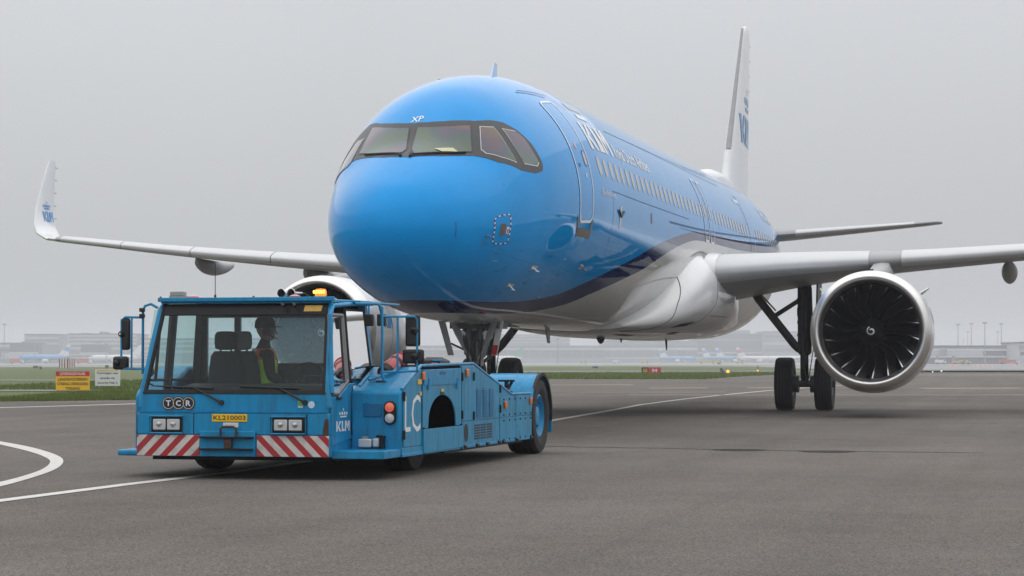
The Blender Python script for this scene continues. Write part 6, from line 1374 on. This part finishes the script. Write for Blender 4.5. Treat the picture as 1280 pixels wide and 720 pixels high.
def far_jet(u_tail, d, ang, body, finm, label, fin_band=None):
    """airliner parked at the gates, seen from the side; fin at u_tail"""
    t = place('parked_airliner', U(u_tail, d), d, label, 'airliner', 'airliners parked at the terminal', z=-.14, rz=ang)
    L_, r_ = 37, 1.9
    MB().lathe([(0, .3), (4, 1.1), (9, r_), (32, r_), (35, 1.4), (36.6, .6), (37, .05)], (-1, 0, 3.9), (1, 0, -.005), 16, cap0=True).build('fuselage', M[body], t, smooth=60)
    MB().lathe([(8, .9), (10, 1.55), (30, 1.55), (34, .8)], (-1, 0, 3.35), (1, 0, 0), 14).build('belly', M['far_white'], t, smooth=60)
    f_ = MB().hexa([(.3, -.25, 5.2), (7.6, -.25, 5.4), (7.6, .25, 5.4), (.3, .25, 5.2), (-1.4, -.12, 12.4), (.6, -.12, 12.4), (.6, .12, 12.4), (-1.4, .12, 12.4)]).build('tail_fin', M[finm], t)
    if fin_band: MB().hexa([(-.3, -.30, 7.8), (4.1, -.30, 8.6), (4.1, .30, 8.6), (-.3, .30, 7.8), (-.9, -.25, 10.4), (2.3, -.25, 10.9), (2.3, .25, 10.9), (-.9, .25, 10.4)]).build('fin_emblem', M[fin_band], f_)
    for s in (-1, 1):
        MB().hexa([(13, s * 1.5, 2.7), (20, s * 1.5, 2.7), (20, s * 1.5, 3.3), (13, s * 1.5, 3.3), (10, s * 16, 4.2), (11.6, s * 16, 4.2), (11.6, s * 16, 4.4), (10, s * 16, 4.4)]).build('wing', M['wing'], t)
        MB().hexa([(-1, s * .8, 4.6), (2.5, s * .8, 4.6), (2.5, s * .8, 4.9), (-1, s * .8, 4.9), (-2.6, s * 6, 5.2), (-1, s * 6, 5.2), (-1, s * 6, 5.4), (-2.6, s * 6, 5.4)]).build('tailplane', M['wing'], t)
        MB().lathe([(0, .7), (2.2, 1.05), (4.3, .95)], (17.5, s * 5, 2.0), (1, 0, 0), 12, cap0=True, cap1=True).build('engine', M['far_white'], t)
        MB().tube([(15, s * 2.7, 0), (15, s * 2.7, 3)], .3, 6).build('main_gear', M['dark_metal'], t)
    MB().tube([(32, 0, 0), (32, 0, 2.6)], .25, 6).build('nose_gear', M['dark_metal'], t); MB().span((33.6, -1.2, 4.4), (34.6, 1.2, 4.9)).build('cockpit_window', M['ink'], t)
A = -FIELD_RZ
far_jet(825, 1900, R(-35), 'far_blue', 'far_white', 'blue airliner with white fin, leftmost of those under the belly', 'far_blue')
far_jet(879, 1850, R(-38), 'far_blue', 'far_white', 'blue airliner with white fin, left one of the close pair', 'far_blue')
far_jet(896, 1830, R(-35), 'far_blue', 'far_white', 'blue airliner with white fin, right one of the close pair', 'far_blue')
far_jet(922, 1800, R(-25), 'far_white', 'far_white', 'white airliner with red marked fin left of the main wheels', 'far_red')
far_jet(652, 1750, R(180 + 20), 'far_white', 'far_green', 'white airliner with green fin beside the nose wheel')
far_jet(86, 1480, R(180 + 40), 'far_blue', 'far_white', 'blue airliner with white fin behind the striped board', 'far_blue')
far_jet(176, 1500, R(180 + 30), 'far_white', 'far_white', 'white airliner whose fin shows beside the tractor mirror')
far_jet(1012, 1750, R(180 + 15), 'far_white', 'far_green', 'white airliner with green fin between the main wheels')
def truck(u, d, w, h, m, label, cat='truck'):
    t = place('service_truck', U(u, d), d, label, cat, 'service vehicles on the far apron', z=-.14)
    MB().span((-w / 2, 0, .7), (w / 2 - 1.6, 2.3, h)).build('cargo_box', M[m], t, bevel=.05); c_ = MB().prism([(w / 2 - 1.5, .6), (w / 2 - 1.5, min(h, 2.4)), (w / 2 - .7, min(h, 2.3)), (w / 2, 1.5), (w / 2, .6)], 'y', 0, 2.2).build('cab', M['truck_white'] if m != 'truck_yellow' else M[m], t)
    MB().span((w / 2 - 1.3, -.03, 1.45), (w / 2 - .5, .0, 2.05)).build('window', M['bld_glass'], c_)
    for x in (-w / 2 + 1, w / 2 - 1.1):
        for y in (.1, 2.1): MB().lathe([(-.15, .45), (.15, .45)], (x, y, .45), (0, 1, 0), 12, cap0=True, cap1=True).build('wheel', M['rubber'], t)
for u, d, w, h, m, l in ((21, 1380, 8, 3.2, 'truck_red', 'red box truck at the far left pier'), (105, 1380, 9, 3.0, 'truck_red', 'red box truck behind the warning sign'), (884, 1350, 9, 2.0, 'truck_yellow', 'long yellow vehicle below the pair of blue airliners'), (899, 1100, 2.8, 2.0, 'truck_yellow', 'small yellow vehicle right of the long yellow one'), (806, 1500, 5, 2.2, 'truck_yellow', 'yellow vehicle under the middle of the belly'), (729, 1400, 5, 1.8, 'truck_yellow', 'pale yellow vehicle under the forward belly'), (771, 1420, 5, 2.4, 'truck_white', 'white truck under the belly left of the blue airliners'), (1199, 1050, 6, 1.6, 'truck_yellow', 'low yellow vehicle under the first tall mast'), (1207, 1050, 5, 2.0, 'truck_yellow', 'yellow vehicle with lit lamp under the second tall mast'), (925, 1400, 5, 2.0, 'truck_yellow', 'yellow vehicle beneath the red finned airliner'), (1262, 1080, 9, 2.2, 'truck_red', 'red vehicle at the foot of the right pier'), (1176, 1090, 5, 2.2, 'truck_white', 'white truck at the pier just right of the engine')): truck(u, d, w, h, m, l)

# ------------------------------------------------------------------ damp haze over the whole airport
hz = MB(); q = [W(-2680, -380), W(2680, -380), W(2680, 2780), W(-2680, 2780)]
hz.hexa([(a, b, -1.2) for a, b, _ in q] + [(a, b, 36.0) for a, b, _ in q])
hm = bpy.data.materials.new('haze_air'); hm.use_nodes = True; n, l = hm.node_tree.nodes, hm.node_tree.links; n.clear()
o_ = n.new('ShaderNodeOutputMaterial'); v_ = n.new('ShaderNodeVolumePrincipled'); v_.inputs['Color'].default_value = (.93, .95, 1.0, 1); v_.inputs['Density'].default_value = .00046; v_.inputs['Anisotropy'].default_value = 0.0
l.new(v_.outputs[0], o_.inputs['Volume'])
hz.build('haze', hm, smooth=0, kind='stuff')
